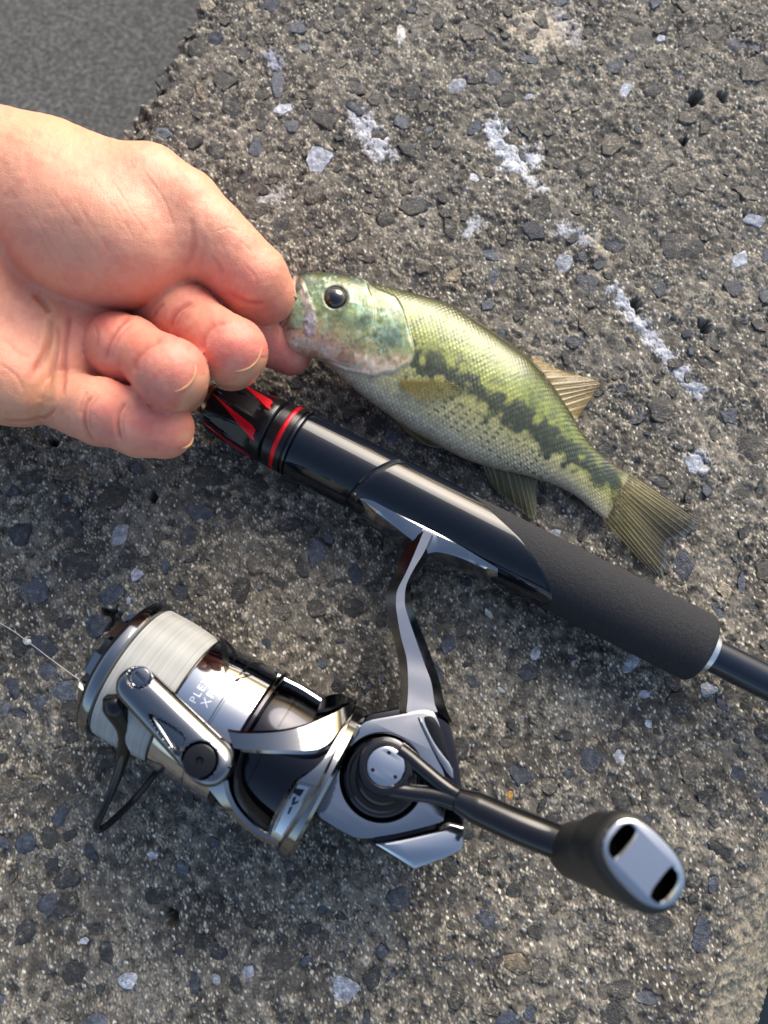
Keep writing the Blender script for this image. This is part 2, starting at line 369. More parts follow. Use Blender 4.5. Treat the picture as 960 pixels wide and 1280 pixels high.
def rock(seed, sub=3):
    r = random.Random(seed); bm = bmesh.new(); bmesh.ops.create_icosphere(bm, subdivisions=sub, radius=1.25)
    planes = []
    for k in range(9):
        d = Vector((r.gauss(0, 1), r.gauss(0, 1), r.gauss(0, .35))).normalized(); planes.append((d, r.uniform(0.72, 1.0)))
    planes.append((Vector((r.uniform(-.07, .07), r.uniform(-.07, .07), 1)).normalized(), r.uniform(0.36, 0.42)))
    planes.append((Vector((r.uniform(-.4, .4), r.uniform(-.4, .4), 1)).normalized(), r.uniform(0.42, 0.55)))
    for v in bm.verts:
        co = v.co.copy()
        for d, l in planes:
            e = co.dot(d)-l
            if e > 0: co -= d*e*0.94
        v.co = co+Vector([r.gauss(0, .028) for _ in range(3)])
    v = [tuple(q.co) for q in bm.verts]; bm.verts.index_update(); f = [[q.index for q in p.verts] for p in bm.faces]; bm.free()
    return np.array(v), f
ROCKS = [rock(100+k) for k in range(22)]; PEBBLES = [rock(300+k, 1) for k in range(22)]
rockmesh = {}
def rock_data(k, tone):
    if (k, tone) not in rockmesh:
        v, f = ROCKS[k]; o = mk('stone', v, f, SM[tone, 'obj'], angle=38); me = o.data; bpy.data.objects.remove(o); rockmesh[k, tone] = me
    return rockmesh[k, tone]
flatidx = lambda x, y: (int(np.clip(round(((x*QD[0]+y*QD[1])-q0)/STEP), 0, NQ-1)), int(np.clip(np.searchsorted(pp[:, 0], x*PD[0]+y*PD[1]), 0, NP_-1)))
inframe = []
rest = []
for s_ in stones:
    px_ = topx([(s_[0], s_[1], 0)])[0]
    ok = -10 < px_[0] < 970 and -10 < px_[1] < 1290
    inframe.append((-(s_[2]*s_[3])*(1 if ok else 0.0)-(1e3 if s_[6] else 0), s_))
inframe.sort(key=lambda e: e[0])
acc = {}
for k, (_, s_) in enumerate(inframe):
    x, y, a_, b_, an, tone, sp = s_
    zt = random.uniform(-0.30, 0.10); zs = min(a_, b_)*0.9+0.6
    ri = random.randrange(len(ROCKS))
    if k < 300:
        o = bpy.data.objects.new('stone', rock_data(ri, tone)); C.objects.link(o); o.parent = ledge
        o.location = Vector((x, y, zt-0.40*zs))*S; o.rotation_euler = (random.uniform(-.12, .12), random.uniform(-.12, .12), an)
        o.scale = (a_, b_, zs)
    else:
        v, f = PEBBLES[ri]; ca, sa = math.cos(an), math.sin(an)
        w_ = v*np.array([a_, b_, zs]); w_ = np.stack([w_[:, 0]*ca-w_[:, 1]*sa+x, w_[:, 0]*sa+w_[:, 1]*ca+y, w_[:, 2]+zt-0.40*zs], 1)
        A = acc.setdefault(tone, [[], [], 0]); A[0].append(w_); A[1] += [[i+A[2] for i in q] for q in f]; A[2] += len(v)
for tone, A in acc.items():
    o = mk('small_stones', np.vstack(A[0]), A[1], SM[tone, 'isl'], ledge, angle=38); o['kind'] = 'stuff'

# ================================================================ lower ground on the left, dark water on the right
masph, t, b = newmat('asphalt')
n = noise(t, 330, 8, 0.72); r = ramp(t, n.outputs['Fac'], [(0.33, s2l([62, 62, 61])), (0.5, s2l([104, 104, 102])), (0.66, s2l([148, 148, 145]))])
t.links.new(r.outputs[0], b.inputs['Base Color']); b.inputs['Roughness'].default_value = 0.9
bump(t, b, n.outputs['Fac'], 1.0, 0.006)
def strip(p0, p1, z, name, mat, n=40):
    pv = np.linspace(p0, p1, 4); qv = np.linspace(-6000, 6000, n); v = []
    for q in qv:
        for p in pv: v.append((p*PD[0]+q*QD[0], p*PD[1]+q*QD[1], z))
    o = mk(name, v, gridfaces(n, 4, flip=True), mat); fixn(o); o['kind'] = 'structure'; return o
strip(-6000, p_left+25, -172, 'lower_ground', masph)
mwat, t, b = newmat('dark_water'); b.inputs['Base Color'].default_value = (0.012, 0.018, 0.022, 1); b.inputs['Roughness'].default_value = 0.06
n = noise(t, 14, 3); bump(t, b, n.outputs['Fac'], 0.25, 0.02)
strip(p_right+20, 6000, -176, 'water', mwat)
# ================================================================ fishing rod
class Frame:                                    # local axes a (along), b (towards the rod / image up), n (up)
    def __init__(s, O, a, b, n): s.O, s.a, s.b, s.n = map(np.asarray, (O, a, b, n))
    def w(s, p):
        p = np.atleast_2d(np.asarray(p, float)); return s.O+p[:, :1]*s.a+p[:, 1:2]*s.b+p[:, 2:3]*s.n
    def at(s, px, py, N):                       # where the photo's ray meets the plane n = N
        r = ray(px, py); t = ((s.O+s.n*N-CAM)@s.n)/(r@s.n); q = CAM+r*t-s.O
        return np.array([q@s.a, q@s.b, q@s.n])
    def cyl(s, px, py, R):                      # where it meets the cylinder of radius R round the a axis
        r = ray(px, py); o = CAM-s.O; rb, rn, ob, on = r@s.b, r@s.n, o@s.b, o@s.n
        A, B, Cc = rb*rb+rn*rn, rb*ob+rn*on, ob*ob+on*on-R*R; D = B*B-A*Cc
        t = (-B-math.sqrt(max(D, 0)))/A; q = o+r*t
        v = np.array([q@s.a, q@s.b, q@s.n]); k = math.hypot(v[1], v[2]); v[1:] *= R/k; return v
ROD_Z = 13.2
r0, r1 = P(360, 549, ROD_Z), P(872, 809, ROD_Z)
ra = (r1-r0)/np.linalg.norm(r1-r0); rb = np.array([-ra[1], ra[0], 0.0]); rn = np.array([0, 0, 1.0])
ROD = Frame(r0, ra, rb, rn)
mgloss = plain('gloss_black_seat', (0.004, 0.006, 0.011), 0.06, spec=0.42, nscale=900, nstr=0.02, rvar=0.03)
mblack = plain('satin_black_nut', (0.005, 0.005, 0.006), 0.24, spec=0.35, nscale=1500, nstr=0.04, rvar=0.06)
mfoam, t, b = newmat('charcoal_foam_grip')
n = noise(t, 2600, 5, 0.65); n2 = noise(t, 700, 4, 0.6); add = node(t, 'ShaderNodeMath', operation='ADD'); t.links.new(n.outputs['Fac'], add.inputs[0]); t.links.new(n2.outputs['Fac'], add.inputs[1])
bump(t, b, add.outputs[0], 0.75, 0.0005)
r = ramp(t, n.outputs['Fac'], [(0.3, s2l([24, 25, 27])), (0.7, s2l([54, 55, 58]))]); t.links.new(r.outputs[0], b.inputs['Base Color'])
b.inputs['Roughness'].default_value = 0.85; b.inputs['Specular IOR Level'].default_value = 0.3
mred = plain('red_anodised', tuple(s2l([205, 22, 38])), 0.28, metal=0.6, rvar=0.06)
mbronze = plain('bronze_ring', tuple(s2l([150, 118, 92])), 0.28, metal=1.0, rvar=0.08)
mring = plain('grey_ring', tuple(s2l([70, 72, 78])), 0.25, metal=1.0)
mwhite = plain('silver_winding_ring', tuple(s2l([205, 206, 206])), 0.3, metal=0.9, rvar=0.08)
mblank = plain('dark_blue_blank', (0.008, 0.012, 0.022), 0.10, spec=0.45, rvar=0.04)
def lathe(fr, prof, n=96, cap=(True, True)):
    th = np.linspace(0, 2*math.pi, n, endpoint=False); v = []
    for (A, r) in prof: v += [(A, r*math.cos(q), r*math.sin(q)) for q in th]
    f = [list(map(int, q)) for q in gridfaces(len(prof), n, closed_v=True)]
    if cap[0]: f.append(list(range(n))[::-1])
    if cap[1]: f.append(list(range((len(prof)-1)*n, len(prof)*n)))
    return fr.w(v), f
def lathe_obj(name, fr, prof, mat, parent, n=96, angle=32):
    v, f = lathe(fr, prof, n); return fixn(mk(name, v, f, mat, parent, angle=angle))
def uv(px, py): q = ROD.at(px, py, 0); return q[0], q[1]
rod = empty('fishing_rod', (*P(470, 610)[:2], 0))
tag(rod, 'black spinning rod with charcoal foam grip lying beside the fish, reel mounted below', 'fishing rod')
RS = 12.75                                       # seat radius
u0 = uv(268, 506)[0]
# thin rear section running on under the hand
lathe_obj('rear_blank', ROD, [(-96, 4.6), (-95, 5.4), (u0-6, 5.6), (u0-4, 6.0)], mblank, rod, 48)
lathe_obj('bronze_ring', ROD, [(u0-4.6, 5.2), (u0-4.3, 6.0), (u0-2.9, 6.1), (u0-2.7, 5.7), (u0-2.4, 5.7), (u0-2.2, 6.1), (u0-0.7, 6.1), (u0-0.4, 5.5)], mbronze, rod, 64)
# locking nut with cut flats and red slivers
uN0, uN1 = u0-0.2, -5.6
prof = [(uN0-.3, 5), (uN0, 8.2), (uN0+1.2, 10.3), (uN0+3, 11.2)]+[(uN0+3+(uN1-uN0-4)*k/14, 11.2+1.2*k/14) for k in range(1, 15)]+[(uN1-.4, 12.3), (uN1, 11.9)]
nth = 192; th = np.linspace(0, 2*math.pi, nth, endpoint=False); vv = []
NF = 6; cph = lambda k: math.radians(76)-2*math.pi*k/NF     # flat centres
for (A, rr) in prof:
    for q in th:
        rr2 = rr; x = (A-uN0)/(uN1-uN0)
        for k in range(NF):
            d = (q-cph(k)+math.pi) % (2*math.pi)-math.pi
            half = 0.30*min(1, max(0, (x-0.10)/0.55))**0.6 if x < 0.82 else 0
            if abs(d) < half+0.02 and 0.1 < x < 0.82: rr2 = min(rr2, (rr-0.75)*1.0/max(0.92, math.cos(d)*1.0))
        vv.append((A, rr2*math.cos(q), rr2*math.sin(q)))
f = [list(map(int, q)) for q in gridfaces(len(prof), nth, closed_v=True)]+[list(range(nth))[::-1], list(range((len(prof)-1)*nth, len(prof)*nth))]
nut = fixn(mk('locking_nut', ROD.w(vv), f, mblack, rod, angle=25))
def on_tube(fr, u, ang, r): return (u, r*math.cos(ang), r*math.sin(ang))
for k in range(NF):                              # red slivers: narrow wedges widening towards the rod tip
    for sgn in (1,):
        c = cph(k)+math.pi/NF; v = []; m_ = 14
        for i in range(m_):
            x = i/(m_-1); A = uN0+1.8+(uN1-uN0-5.0)*x; rr = np.interp(A, [p[0] for p in prof], [p[1] for p in prof])+0.12
            hw = (0.012+0.19*x**1.3)*(1 if x < 0.93 else 1-(x-0.93)*4)
            sk = 0.55*(x-0.5)
            v += [on_tube(ROD, A, c-hw+sk, rr-0.6), on_tube(ROD, A, c-hw+sk, rr), on_tube(ROD, A+0.0, c+hw*0.15+sk, rr+0.12), on_tube(ROD, A+(1.2*x*x), c+hw+sk, rr), on_tube(ROD, A, c+hw+sk, rr-0.6)]
        o = fixn(mk('red_facet', ROD.w(v), [list(map(int, q)) for q in gridfaces(m_, 5)], mred, nut, angle=20))
lathe_obj('collar', ROD, [(-6.2, 11.2), (-5.4, 12.0), (-4.9, 11.4), (-4.4, 11.4), (-4.2, 12.4), (-1.1, 12.6), (-1.0, 12.2)], mblack, rod)
lathe_obj('red_ring', ROD, [(-1.05, 11.5), (-1.0, 12.6), (-.8, 12.72), (0.5, 12.72), (0.7, 12.6), (0.75, 11.5)], mred, rod)
lathe_obj('collar', ROD, [(.7, 12.2), (.8, 12.6), (2.7, 12.6), (2.8, 11.9), (3.4, 11.9)], mblack, rod)
lathe_obj('grey_ring', ROD, [(3.3, 11.5), (3.4, 12.5), (3.7, 12.75), (4.4, 12.75), (4.6, 12.5), (4.7, 11.6)], mring, rod)
# front hood and seat body: tubes cut along the curved seams of the photograph
seam = np.array([uv(*p) for p in [(521, 578), (491, 587), (467, 601), (450, 616), (436, 630)]])
tipc = np.array([uv(*p) for p in [(521, 581), (555, 600), (580, 617), (610, 645), (645, 682), (670, 715), (685, 745), (687, 756)]])
seam = seam[np.argsort(seam[:, 1])]; tipc = tipc[np.argsort(tipc[:, 1])]
def cut(curve, v): return np.interp(v, curve[:, 1], curve[:, 0])
def tube_between(f0, f1, rad, nu=40, nth=160):
    th = np.linspace(0, 2*math.pi, nth, endpoint=False); v = []
    for i in range(nu):
        x = i/(nu-1)
        for q in th:
            vb = RS*math.cos(q); a0, a1 = f0(vb), f1(vb); A = a0+(a1-a0)*x; rr = rad(A, x)
            v.append((A, rr*math.cos(q), rr*math.sin(q)))
    return ROD.w(v), [list(map(int, q)) for q in gridfaces(nu, nth, closed_v=True)]
edge_r = lambda x, d: -d*max(0, 1-min(x, 1-x)/0.02)
v, f = tube_between(lambda b: 4.7, lambda b: cut(seam, b)-0.25, lambda A, x: RS+0.05+edge_r(x, .55))
hood = fixn(mk('hood', v, f, mgloss, rod))
v, f = tube_between(lambda b: cut(seam, b)+0.45, lambda b: cut(tipc, b), lambda A, x: RS+0.15-0.10*x+edge_r(x, .6), 60)
seat = fixn(mk('reel_seat', v, f, mgloss, rod))
v, f = tube_between(lambda b: cut(seam, b)-2, lambda b: cut(seam, b)+3, lambda A, x: RS-0.55, 6)
fixn(mk('seam_liner', v, f, mblack, rod))
uE = uv(880, 808)[0]
RF = 12.55
lathe_obj('foam_grip', ROD, [(28, RF-1.5), (30, RF-.5), (40, RF-.25), (100, RF)]+[(uE-2.6+2.6*math.sin(q), RF-2.6+2.6*math.cos(q)) for q in np.linspace(0, math.pi/2, 9)]+[(uE, 6)], mfoam, rod, 128)
lathe_obj('winding_ring', ROD, [(uE-.5, 5), (uE-.2, 7.6), (uE+.3, 7.9), (uE+2.9, 7.1), (uE+3.3, 6.5), (uE+3.4, 5)], mwhite, rod, 64)
lathe_obj('blank', ROD, [(uE+1.5, 6.1), (uE+2.6, 6.05), (uE+60, 5.9), (uE+420, 4.6), (uE+421, 0.5)], mblank, rod, 64)
# ================================================================ spinning reel, lying on its side below the rod
AX_Z = 26.5
o0 = P(157, 832, AX_Z)
d_rod = float((o0-ROD.O)@(-ROD.b)); tau = math.asin((AX_Z-ROD_Z)/d_rod)
b_ = ROD.b*math.cos(tau)-rn*math.sin(tau); n_ = rn*math.cos(tau)+ROD.b*math.sin(tau)
YAW = math.radians(-1.0)
a_ = ra*math.cos(YAW)+b_*math.sin(YAW); b_ = -ra*math.sin(YAW)+b_*math.cos(YAW)
RL = Frame(o0, a_, b_, n_)
mchrome = plain('titanium_chrome', tuple(s2l([132, 134, 136])), 0.10, metal=1.0, nscale=2200, nstr=0.03, rvar=0.07)
mbody = plain('silver_blue_reel_paint', tuple(s2l([152, 154, 158])), 0.12, metal=1.0, nscale=3500, nstr=0.06, rvar=0.08)
mdarkm = plain('dark_smoked_metal', tuple(s2l([54, 54, 58])), 0.12, metal=1.0, rvar=0.06)
mdeep = plain('gloss_black_metal', (0.006, 0.006, 0.007), 0.14, spec=0.35, rvar=0.04)
mline, t, b, a = colmat('pale_wound_line', rough=0.4)
mrub = plain('matte_black_rubber', (0.010, 0.010, 0.010), 0.5, nscale=1800, nstr=0.08)
mhand = plain('black_handle_paint', (0.006, 0.006, 0.008), 0.13, spec=0.45, rvar=0.05)
mcap = plain('polished_cap', tuple(s2l([186, 188, 191])), 0.09, metal=1.0, rvar=0.04)
mvoid = plain('unlit_black_recess', (0.002, 0.002, 0.002), 0.9, spec=0.05)
mtext = plain('white_print', (0.60, 0.64, 0.72), 0.45, metal=1.0)
def ringpts(c, r, n=48, ph=0): return [(c[0]+r*math.cos(ph+2*math.pi*k/n), c[1]+r*math.sin(ph+2*math.pi*k/n)) for k in range(n)]
def smooth_poly(p, it=2, corner=None):             # Chaikin rounding
    p = [np.asarray(q, float) for q in p]
    for _ in range(it):
        q = []
        for i in range(len(p)):
            a, b = p[i], p[(i+1) % len(p)]; q += [a*.8+b*.2, a*.2+b*.8]
        p = q
    return p
def area2(p): return sum(p[i][0]*p[(i+1) % len(p)][1]-p[(i+1) % len(p)][0]*p[i][1] for i in range(len(p)))
def inset(p, d):
    p = [np.asarray(q[:2], float) for q in p]; n = len(p); out = []; s_ = 1 if area2(p) > 0 else -1
    for i in range(n):
        e0 = p[i]-p[i-1]; e1 = p[(i+1) % n]-p[i]; e0 = e0/(np.linalg.norm(e0)+1e-9); e1 = e1/(np.linalg.norm(e1)+1e-9)
        n0 = np.array([-e0[1], e0[0]])*s_; n1 = np.array([-e1[1], e1[0]])*s_; m = n0+n1; k = max(0.35, (1+n0@n1)/2)
        out.append(p[i]+m/2/k*d)
    return out
def plate(name, fr, pts, z0, z1, mat, parent, bevel=0.8, holes=(), lift=None, bottom=True, angle=28, hmat=None):
    """solid plate: outline pts (a,b), from n=z0 to z1 with a chamfer; holes = (outline, floor n). lift(a,b) adds to n."""
    lift = lift or (lambda a, b: 0.0)
    p = [np.asarray(q[:2], float) for q in pts]; n = len(p); loops = [(p, z0), (p, z1-bevel)]
    ins = inset(p, bevel); loops.append((inset(p, bevel*0.3), z1-bevel*0.3)); loops.append((ins, z1))
    v, f = [], []
    for q, z in loops: v += [(a, b, z+(lift(a, b) if z > z0 else 0)) for a, b in q]
    for k in range(len(loops)-1):
        for i in range(n): f.append([k*n+i, k*n+(i+1) % n, (k+1)*n+(i+1) % n, (k+1)*n+i])
    if bottom: f.append(list(range(n))[::-1])
    polys = [[Vector((a, b, 0)) for a, b in ins]]; idx = [3*n+i for i in range(n)]
    for hp, fl in holes:
        h0 = len(v); hp = [np.asarray(q[:2], float) for q in hp]; m = len(hp); hi = inset(hp, min(0.4, bevel))
        v += [(a, b, z1+lift(a, b)) for a, b in hp]+[(a, b, z1-0.5+lift(a, b)) for a, b in hi]+[(a, b, fl) for a, b in hi]
        for k in (0, 1):
            for i in range(m): f.append([h0+k*m+i, h0+k*m+(i+1) % m, h0+(k+1)*m+(i+1) % m, h0+(k+1)*m+i])
        f.append([h0+2*m+i for i in range(m)])
        polys.append([Vector((a, b, 0)) for a, b in hp]); idx += [h0+i for i in range(m)]
    for tri in tessellate_polygon(polys): f.append([idx[i] for i in tri])
    return fixn(mk(name, fr.w(v), f, mat, parent, angle=angle))
def tube(pts, rad, n=12, cap=True):                 # swept tube through world points
    p = np.asarray(pts, float); m = len(p); rad = np.broadcast_to(rad, (m,)); tg = np.gradient(p, axis=0); tg /= np.linalg.norm(tg, axis=1)[:, None]
    ref = np.array([0, 0, 1.0]); v = []
    u = np.cross(tg[0], ref); u = u/np.linalg.norm(u) if np.linalg.norm(u) > .1 else np.array([1.0, 0, 0])
    for i in range(m):
        u = u-tg[i]*(u@tg[i]); u /= np.linalg.norm(u); w_ = np.cross(tg[i], u)
        for k in range(n):
            q = 2*math.pi*k/n; v.append(p[i]+rad[i]*(u*math.cos(q)+w_*math.sin(q)))
    f = [list(map(int, q)) for q in gridfaces(m, n, closed_v=True)]
    if cap: f += [list(range(n))[::-1], list(range((m-1)*n, m*n))]
    return v, f
reel = empty('fishing_reel', (*P(330, 930)[:2], 0))
tag(reel, 'chrome and black spinning reel on its side with pale line on the spool', 'fishing reel')

# ---- spool (turned parts along the a axis)
LR = 23.6
lathe_obj('drag_knob', RL, [(-6.4, 2), (-6.2, 13.5), (-5.6, 14.6), (-2.0, 15.2), (-1.6, 14)], mdarkm, reel, 72)
for k in range(8):                                  # grip lugs of the drag knob
    q0_ = 2*math.pi*k/8+0.25; v = []
    for (A, rr, hw) in [(-6.9, 11.5, .26), (-6.9, 14.2, .24), (-5.6, 16.6, .20), (-2.2, 17.4, .20), (-1.4, 16.2, .22)]:
        for s_ in (-1, 1): v.append((A, rr*math.cos(q0_+s_*hw), rr*math.sin(q0_+s_*hw)))
    for (A, rr, hw) in [(-6.0, 11.5, .26), (-1.4, 11.5, .22)]:
        for s_ in (-1, 1): v.append((A, rr*math.cos(q0_+s_*hw), rr*math.sin(q0_+s_*hw)))
    bm = bmesh.new(); [bm.verts.new(q) for q in RL.w(v)]; bmesh.ops.convex_hull(bm, input=bm.verts); bm.verts.index_update()
    keep = [q for q in bm.verts if q.link_faces]; im = {q: i for i, q in enumerate(keep)}
    fixn(mk('knob_lug', [tuple(q.co) for q in keep], [[im[q] for q in p.verts] for p in bm.faces], mchrome, bpy.data.objects['drag_knob'], angle=20)); bm.free()
spool = lathe_obj('spool', RL, [(-1.9, 8), (-1.8, 20.5), (-1.2, 22.3), (-0.4, 23.1), (0.2, LR-.2), (0.7, LR), (2.7, LR), (3.2, LR-.25), (3.6, LR-1.1), (3.9, LR-2.6), (4.2, 16)], mchrome, reel, 160, angle=25)
lathe_obj('lip_edge', RL, [(-2.1, 17), (-2.2, 19.6), (-1.5, 21.9), (-0.75, 22.95), (-.4, 23.2), (-.3, 22.6)], mdeep, spool, 128)
# wound line: fine turns are real grooves
aw0, aw1 = 3.9, RL.cyl(262, 812, 22)[0]
prof = []; m_ = 150
for i in range(m_+1):
    A = aw0+(aw1-aw0)*i/m_; x = i/m_; prof.append((A, 22.35-0.9*x+0.5*math.sin(x*math.pi)+(0.05 if i % 2 else -0.05)+random.uniform(-.012, .012)))
prof = [(aw0, 15)]+prof+[(aw1, 15)]
v, f = lathe(RL, prof, 128); tone_ = np.repeat([1+.16*random.gauss(0, .6) for _ in prof], 128); tone_ *= np.tile(1+.06*np.sin(np.arange(128)*.7), len(prof))
fixn(mk('wound_line', v, f, mline, spool, angle=60, col=np.outer(tone_, s2l([164, 165, 162]))))
as1 = RL.cyl(300, 845, 22.6)[0]; as2 = RL.cyl(335, 866, 22.6)[0]
as1 = aw1+13.6; as2 = as1+9.3
skirt = lathe_obj('spool_skirt', RL, [(aw1-.2, 16), (aw1-.1, 21.6), (aw1+.3, 22.5), (aw1+.8, 22.8), (as1-.9, 22.8), (as1-.5, 22.3), (as1-.1, 22.3), (as1+.2, 22.8), (as2-.6, 22.9), (as2, 22.4), (as2+.1, 18)], mcap, spool, 160)
lathe_obj('black_edge', RL, [(aw1-.5, 18), (aw1-.45, 22.2), (aw1+.1, 22.75), (aw1+.45, 22.7), (aw1+.5, 21)], mdeep, spool, 160)
lathe_obj('black_edge', RL, [(as2-.1, 21), (as2, 23.1), (as2+.5, 23.5), (as2+1.5, 23.5), (as2+1.9, 22.9), (as2+2.0, 20)], mdarkm, spool, 160)
def patch(name, fr, poly, r, mat, parent, th=0.25, sub=10):   # thin plate bent on the cylinder: poly in (a, angle)
    c = np.mean(poly, 0); P_ = np.array(poly); pts = []
    for i in range(len(P_)):
        a, b = P_[i], P_[(i+1) % len(P_)]; pts += [a+(b-a)*k/sub for k in range(sub)]
    n = len(pts); v = [(q[0], (r+th)*math.cos(q[1]), (r+th)*math.sin(q[1])) for q in pts]+[(q[0], (r-.3)*math.cos(q[1]), (r-.3)*math.sin(q[1])) for q in pts]
    f = [[i, (i+1) % n, n+(i+1) % n, n+i] for i in range(n)]
    for tri in tessellate_polygon([[Vector((q[0], q[1]*r, 0)) for q in pts]]): f.append(list(tri))
    return fixn(mk(name, fr.w(v), f, mat, parent, angle=25))
def cylpx(px, py, R): q = RL.cyl(px, py, R); return (q[0], math.atan2(q[2], q[1]))
R_ = 22.8
for poly in ([(270, 793), (276, 795), (286, 836), (281, 843), (276, 815)], [(277, 789), (285, 792), (297, 822), (292, 828), (288, 808)],
             ):
    patch('black_slash', RL, [cylpx(x, y, R_) for x, y in poly], R_, mdeep, skirt)
for poly in ([(292, 851), (303, 842), (316, 844), (306, 847)], [(308, 834), (318, 827), (330, 830), (320, 834)]):
    patch('cutout', RL, [cylpx(x, y, R_) for x, y in poly], R_, mdeep, skirt, 0.12)
    x0, y0 = poly[0]; patch('cutout_facet', RL, [cylpx(x0+2, y0-2, R_), cylpx(x0+11, y0-8, R_), cylpx(x0+14, y0-5, R_)], R_, mcap, skirt, 0.3, 4)
# the lettering on the skirt
def wrap_text(body, A, ang, size, r, parent):
    cu = bpy.data.curves.new('t', 'FONT'); cu.body = body; cu.size = size; cu.resolution_u = 3; cu.space_character = 1.25
    o = bpy.data.objects.new('t', cu); C.objects.link(o); bpy.context.view_layer.update()
    me = bpy.data.meshes.new_from_object(o.evaluated_get(bpy.context.evaluated_depsgraph_get())); bpy.data.objects.remove(o)
    bm = bmesh.new(); bm.from_mesh(me); bmesh.ops.triangulate(bm, faces=bm.faces); bm.verts.index_update()
    v = [(A+q.co.y*-1.0, (r+.07)*math.cos(ang-q.co.x/r), (r+.07)*math.sin(ang-q.co.x/r)) for q in bm.verts]
    f = [[q.index for q in p.verts] for p in bm.faces]; bm.free(); bpy.data.meshes.remove(me)
    return mk('lettering', RL.w(v), f, mtext, parent, smooth=False)
q = cylpx(231, 873, R_); wrap_text('PLEX', q[0]+3.6, q[1], 3.3, R_, skirt)
q = cylpx(241, 881, R_); wrap_text('XR', q[0]+4.2, q[1]-.05, 3.6, R_, skirt)

# ---- rotor
ar1 = RL.at(425, 985, 10)[0]
ar0 = as2+1.9
ar1 = RL.cyl(418, 945, 27)[0]
rotor = lathe_obj('rotor', RL, [(ar0, 15), (ar0+.1, 21.6), (ar0+1.0, 22.0), (ar0+6.5, 22.0), (ar0+6.6, 21.8), (ar0+6.9, 21.8), (ar0+7, 22), (ar1-8, 22.0), (ar1-4, 23.2), (ar1-1, 23.4), (ar1, 22), (ar1+1, 17)], mdarkm, reel, 144)
# front rotor cover, triangular frame with an opening, bent round the rotor
def bent(name, loop_o, loop_i, R, th, mat, parent, bev=0.7, closed=True):
    """closed frame between two photo outlines with the same count, wrapped on radius R, thickness th"""
    o_ = [RL.cyl(x, y, R) for x, y in loop_o]; i_ = [RL.cyl(x, y, R) for x, y in loop_i]; n = len(o_)
    def push(p, d): k = math.hypot(p[1], p[2]); return np.array([p[0], p[1]*(k+d)/k, p[2]*(k+d)/k])
    rows = []
    for a, b in zip(o_, i_):
        e = (b-a); L = np.linalg.norm(e)+1e-6; k = min(0.3, bev/L)
        rows.append([push(a, -th), push(a, -bev), push(a+e*k, 0), push(b-e*k, 0), push(b, -bev), push(b, -th)])
    v = [p for r in rows for p in r]; m = 6; f = []
    for i in range(n if closed else n-1):
        j = (i+1) % n
        for k in range(m): f.append([i*m+k, i*m+(k+1) % m, j*m+(k+1) % m, j*m+k])
    return fixn(mk(name, RL.w(v), f, mat, parent, angle=30))
# upper leg: sweeps from the bail pivot back up to the rear rim
up_o = [(284, 911), (300, 913), (330, 912.5), (355, 910), (380, 904), (402, 895), (422, 886), (446, 872)]
up_i = [(293, 939), (310, 941), (335, 942), (360, 942), (385, 942), (402, 938), (418, 924), (443, 884)]
bent('rotor_arm', catmull(up_o, 28), catmull(up_i, 28), 26.6, 6.0, mchrome, rotor, 0.9, False)
lo_o = [(252, 982), (262, 992), (275, 1008), (292, 1026), (312, 1043), (332, 1056), (346, 1060)]
lo_i = [(283, 976), (286, 993), (294, 1011), (306, 1026), (318, 1037), (332, 1045), (350, 1050)]
bent('rotor_arm', catmull(lo_o, 24), catmull(lo_i, 24), 27.2, 6.5, mchrome, rotor, 1.0, False)
far_o = [(344, 834), (358, 843), (376, 853), (394, 863), (412, 872)]
far_i = [(348, 843), (360, 850), (376, 858), (392, 868), (410, 880)]
bent('rotor_arm', catmull(far_o, 20), catmull(far_i, 20), 23.4, 3.0, mcap, rotor, 0.6, False)
bent('rotor_shoulder', catmull([(404, 870), (418, 866), (434, 866), (447, 872)], 14), catmull([(396, 890), (412, 886), (430, 880), (446, 879)], 14), 26.4, 5.0, mdarkm, rotor, 0.8, False)
# rear rim with its bevelled bar
rim = lathe_obj('rotor_rim', RL, [(ar1-2.4, 20), (ar1-2.3, 24.6), (ar1-1.5, 25.4), (ar1+1.6, 25.6), (ar1+2.6, 24.8), (ar1+2.9, 20)], mchrome, rotor, 160)
bar_o = [(430, 905), (415, 930), (398, 955), (368, 975), (355, 995), (342, 1020), (333, 1043)]
bar_i = [(443, 890), (432, 915), (420, 940), (400, 985), (384, 1010), (368, 1035), (354, 1055)]
bar = bent('rim_bar', catmull(bar_o[3:], 16), catmull(bar_i[3:], 16), 27.6, 5, mchrome, rotor, 1.2, False)
bent('rim_bar', catmull(bar_o[:4], 16), catmull(bar_i[:4], 16), 26.9, 4, mchrome, rotor, 1.0, False)
badge = bent('badge', catmull([(371, 980), (362, 996), (352, 1016), (342, 1038)], 10), catmull([(388, 984), (379, 1002), (368, 1022), (354, 1046)], 10), 28.0, 1.0, mcap, rotor, 0.4, False)
for poly in ([(366, 997), (371, 995), (368, 1003), (374, 1000), (372, 1004), (364, 1007)], [(362, 1009), (366, 1008), (362, 1017), (359, 1018)], [(369, 985), (381, 987), (375, 996), (366, 991)]):
    patch('badge_mark', RL, [cylpx(x, y, 28.0) for x, y in poly], 28.0, mdarkm, badge, 0.12, 3)
# dark inner wall of the opening
bent('arm_inner', catmull([(300, 940), (292, 965), (291, 990), (302, 1012), (318, 1030), (335, 1042)], 20), catmull([(304, 941), (297, 965), (298, 990), (310, 1012), (326, 1028), (340, 1040)], 20), 25.5, 9, mdeep, rotor, 0.5, False)

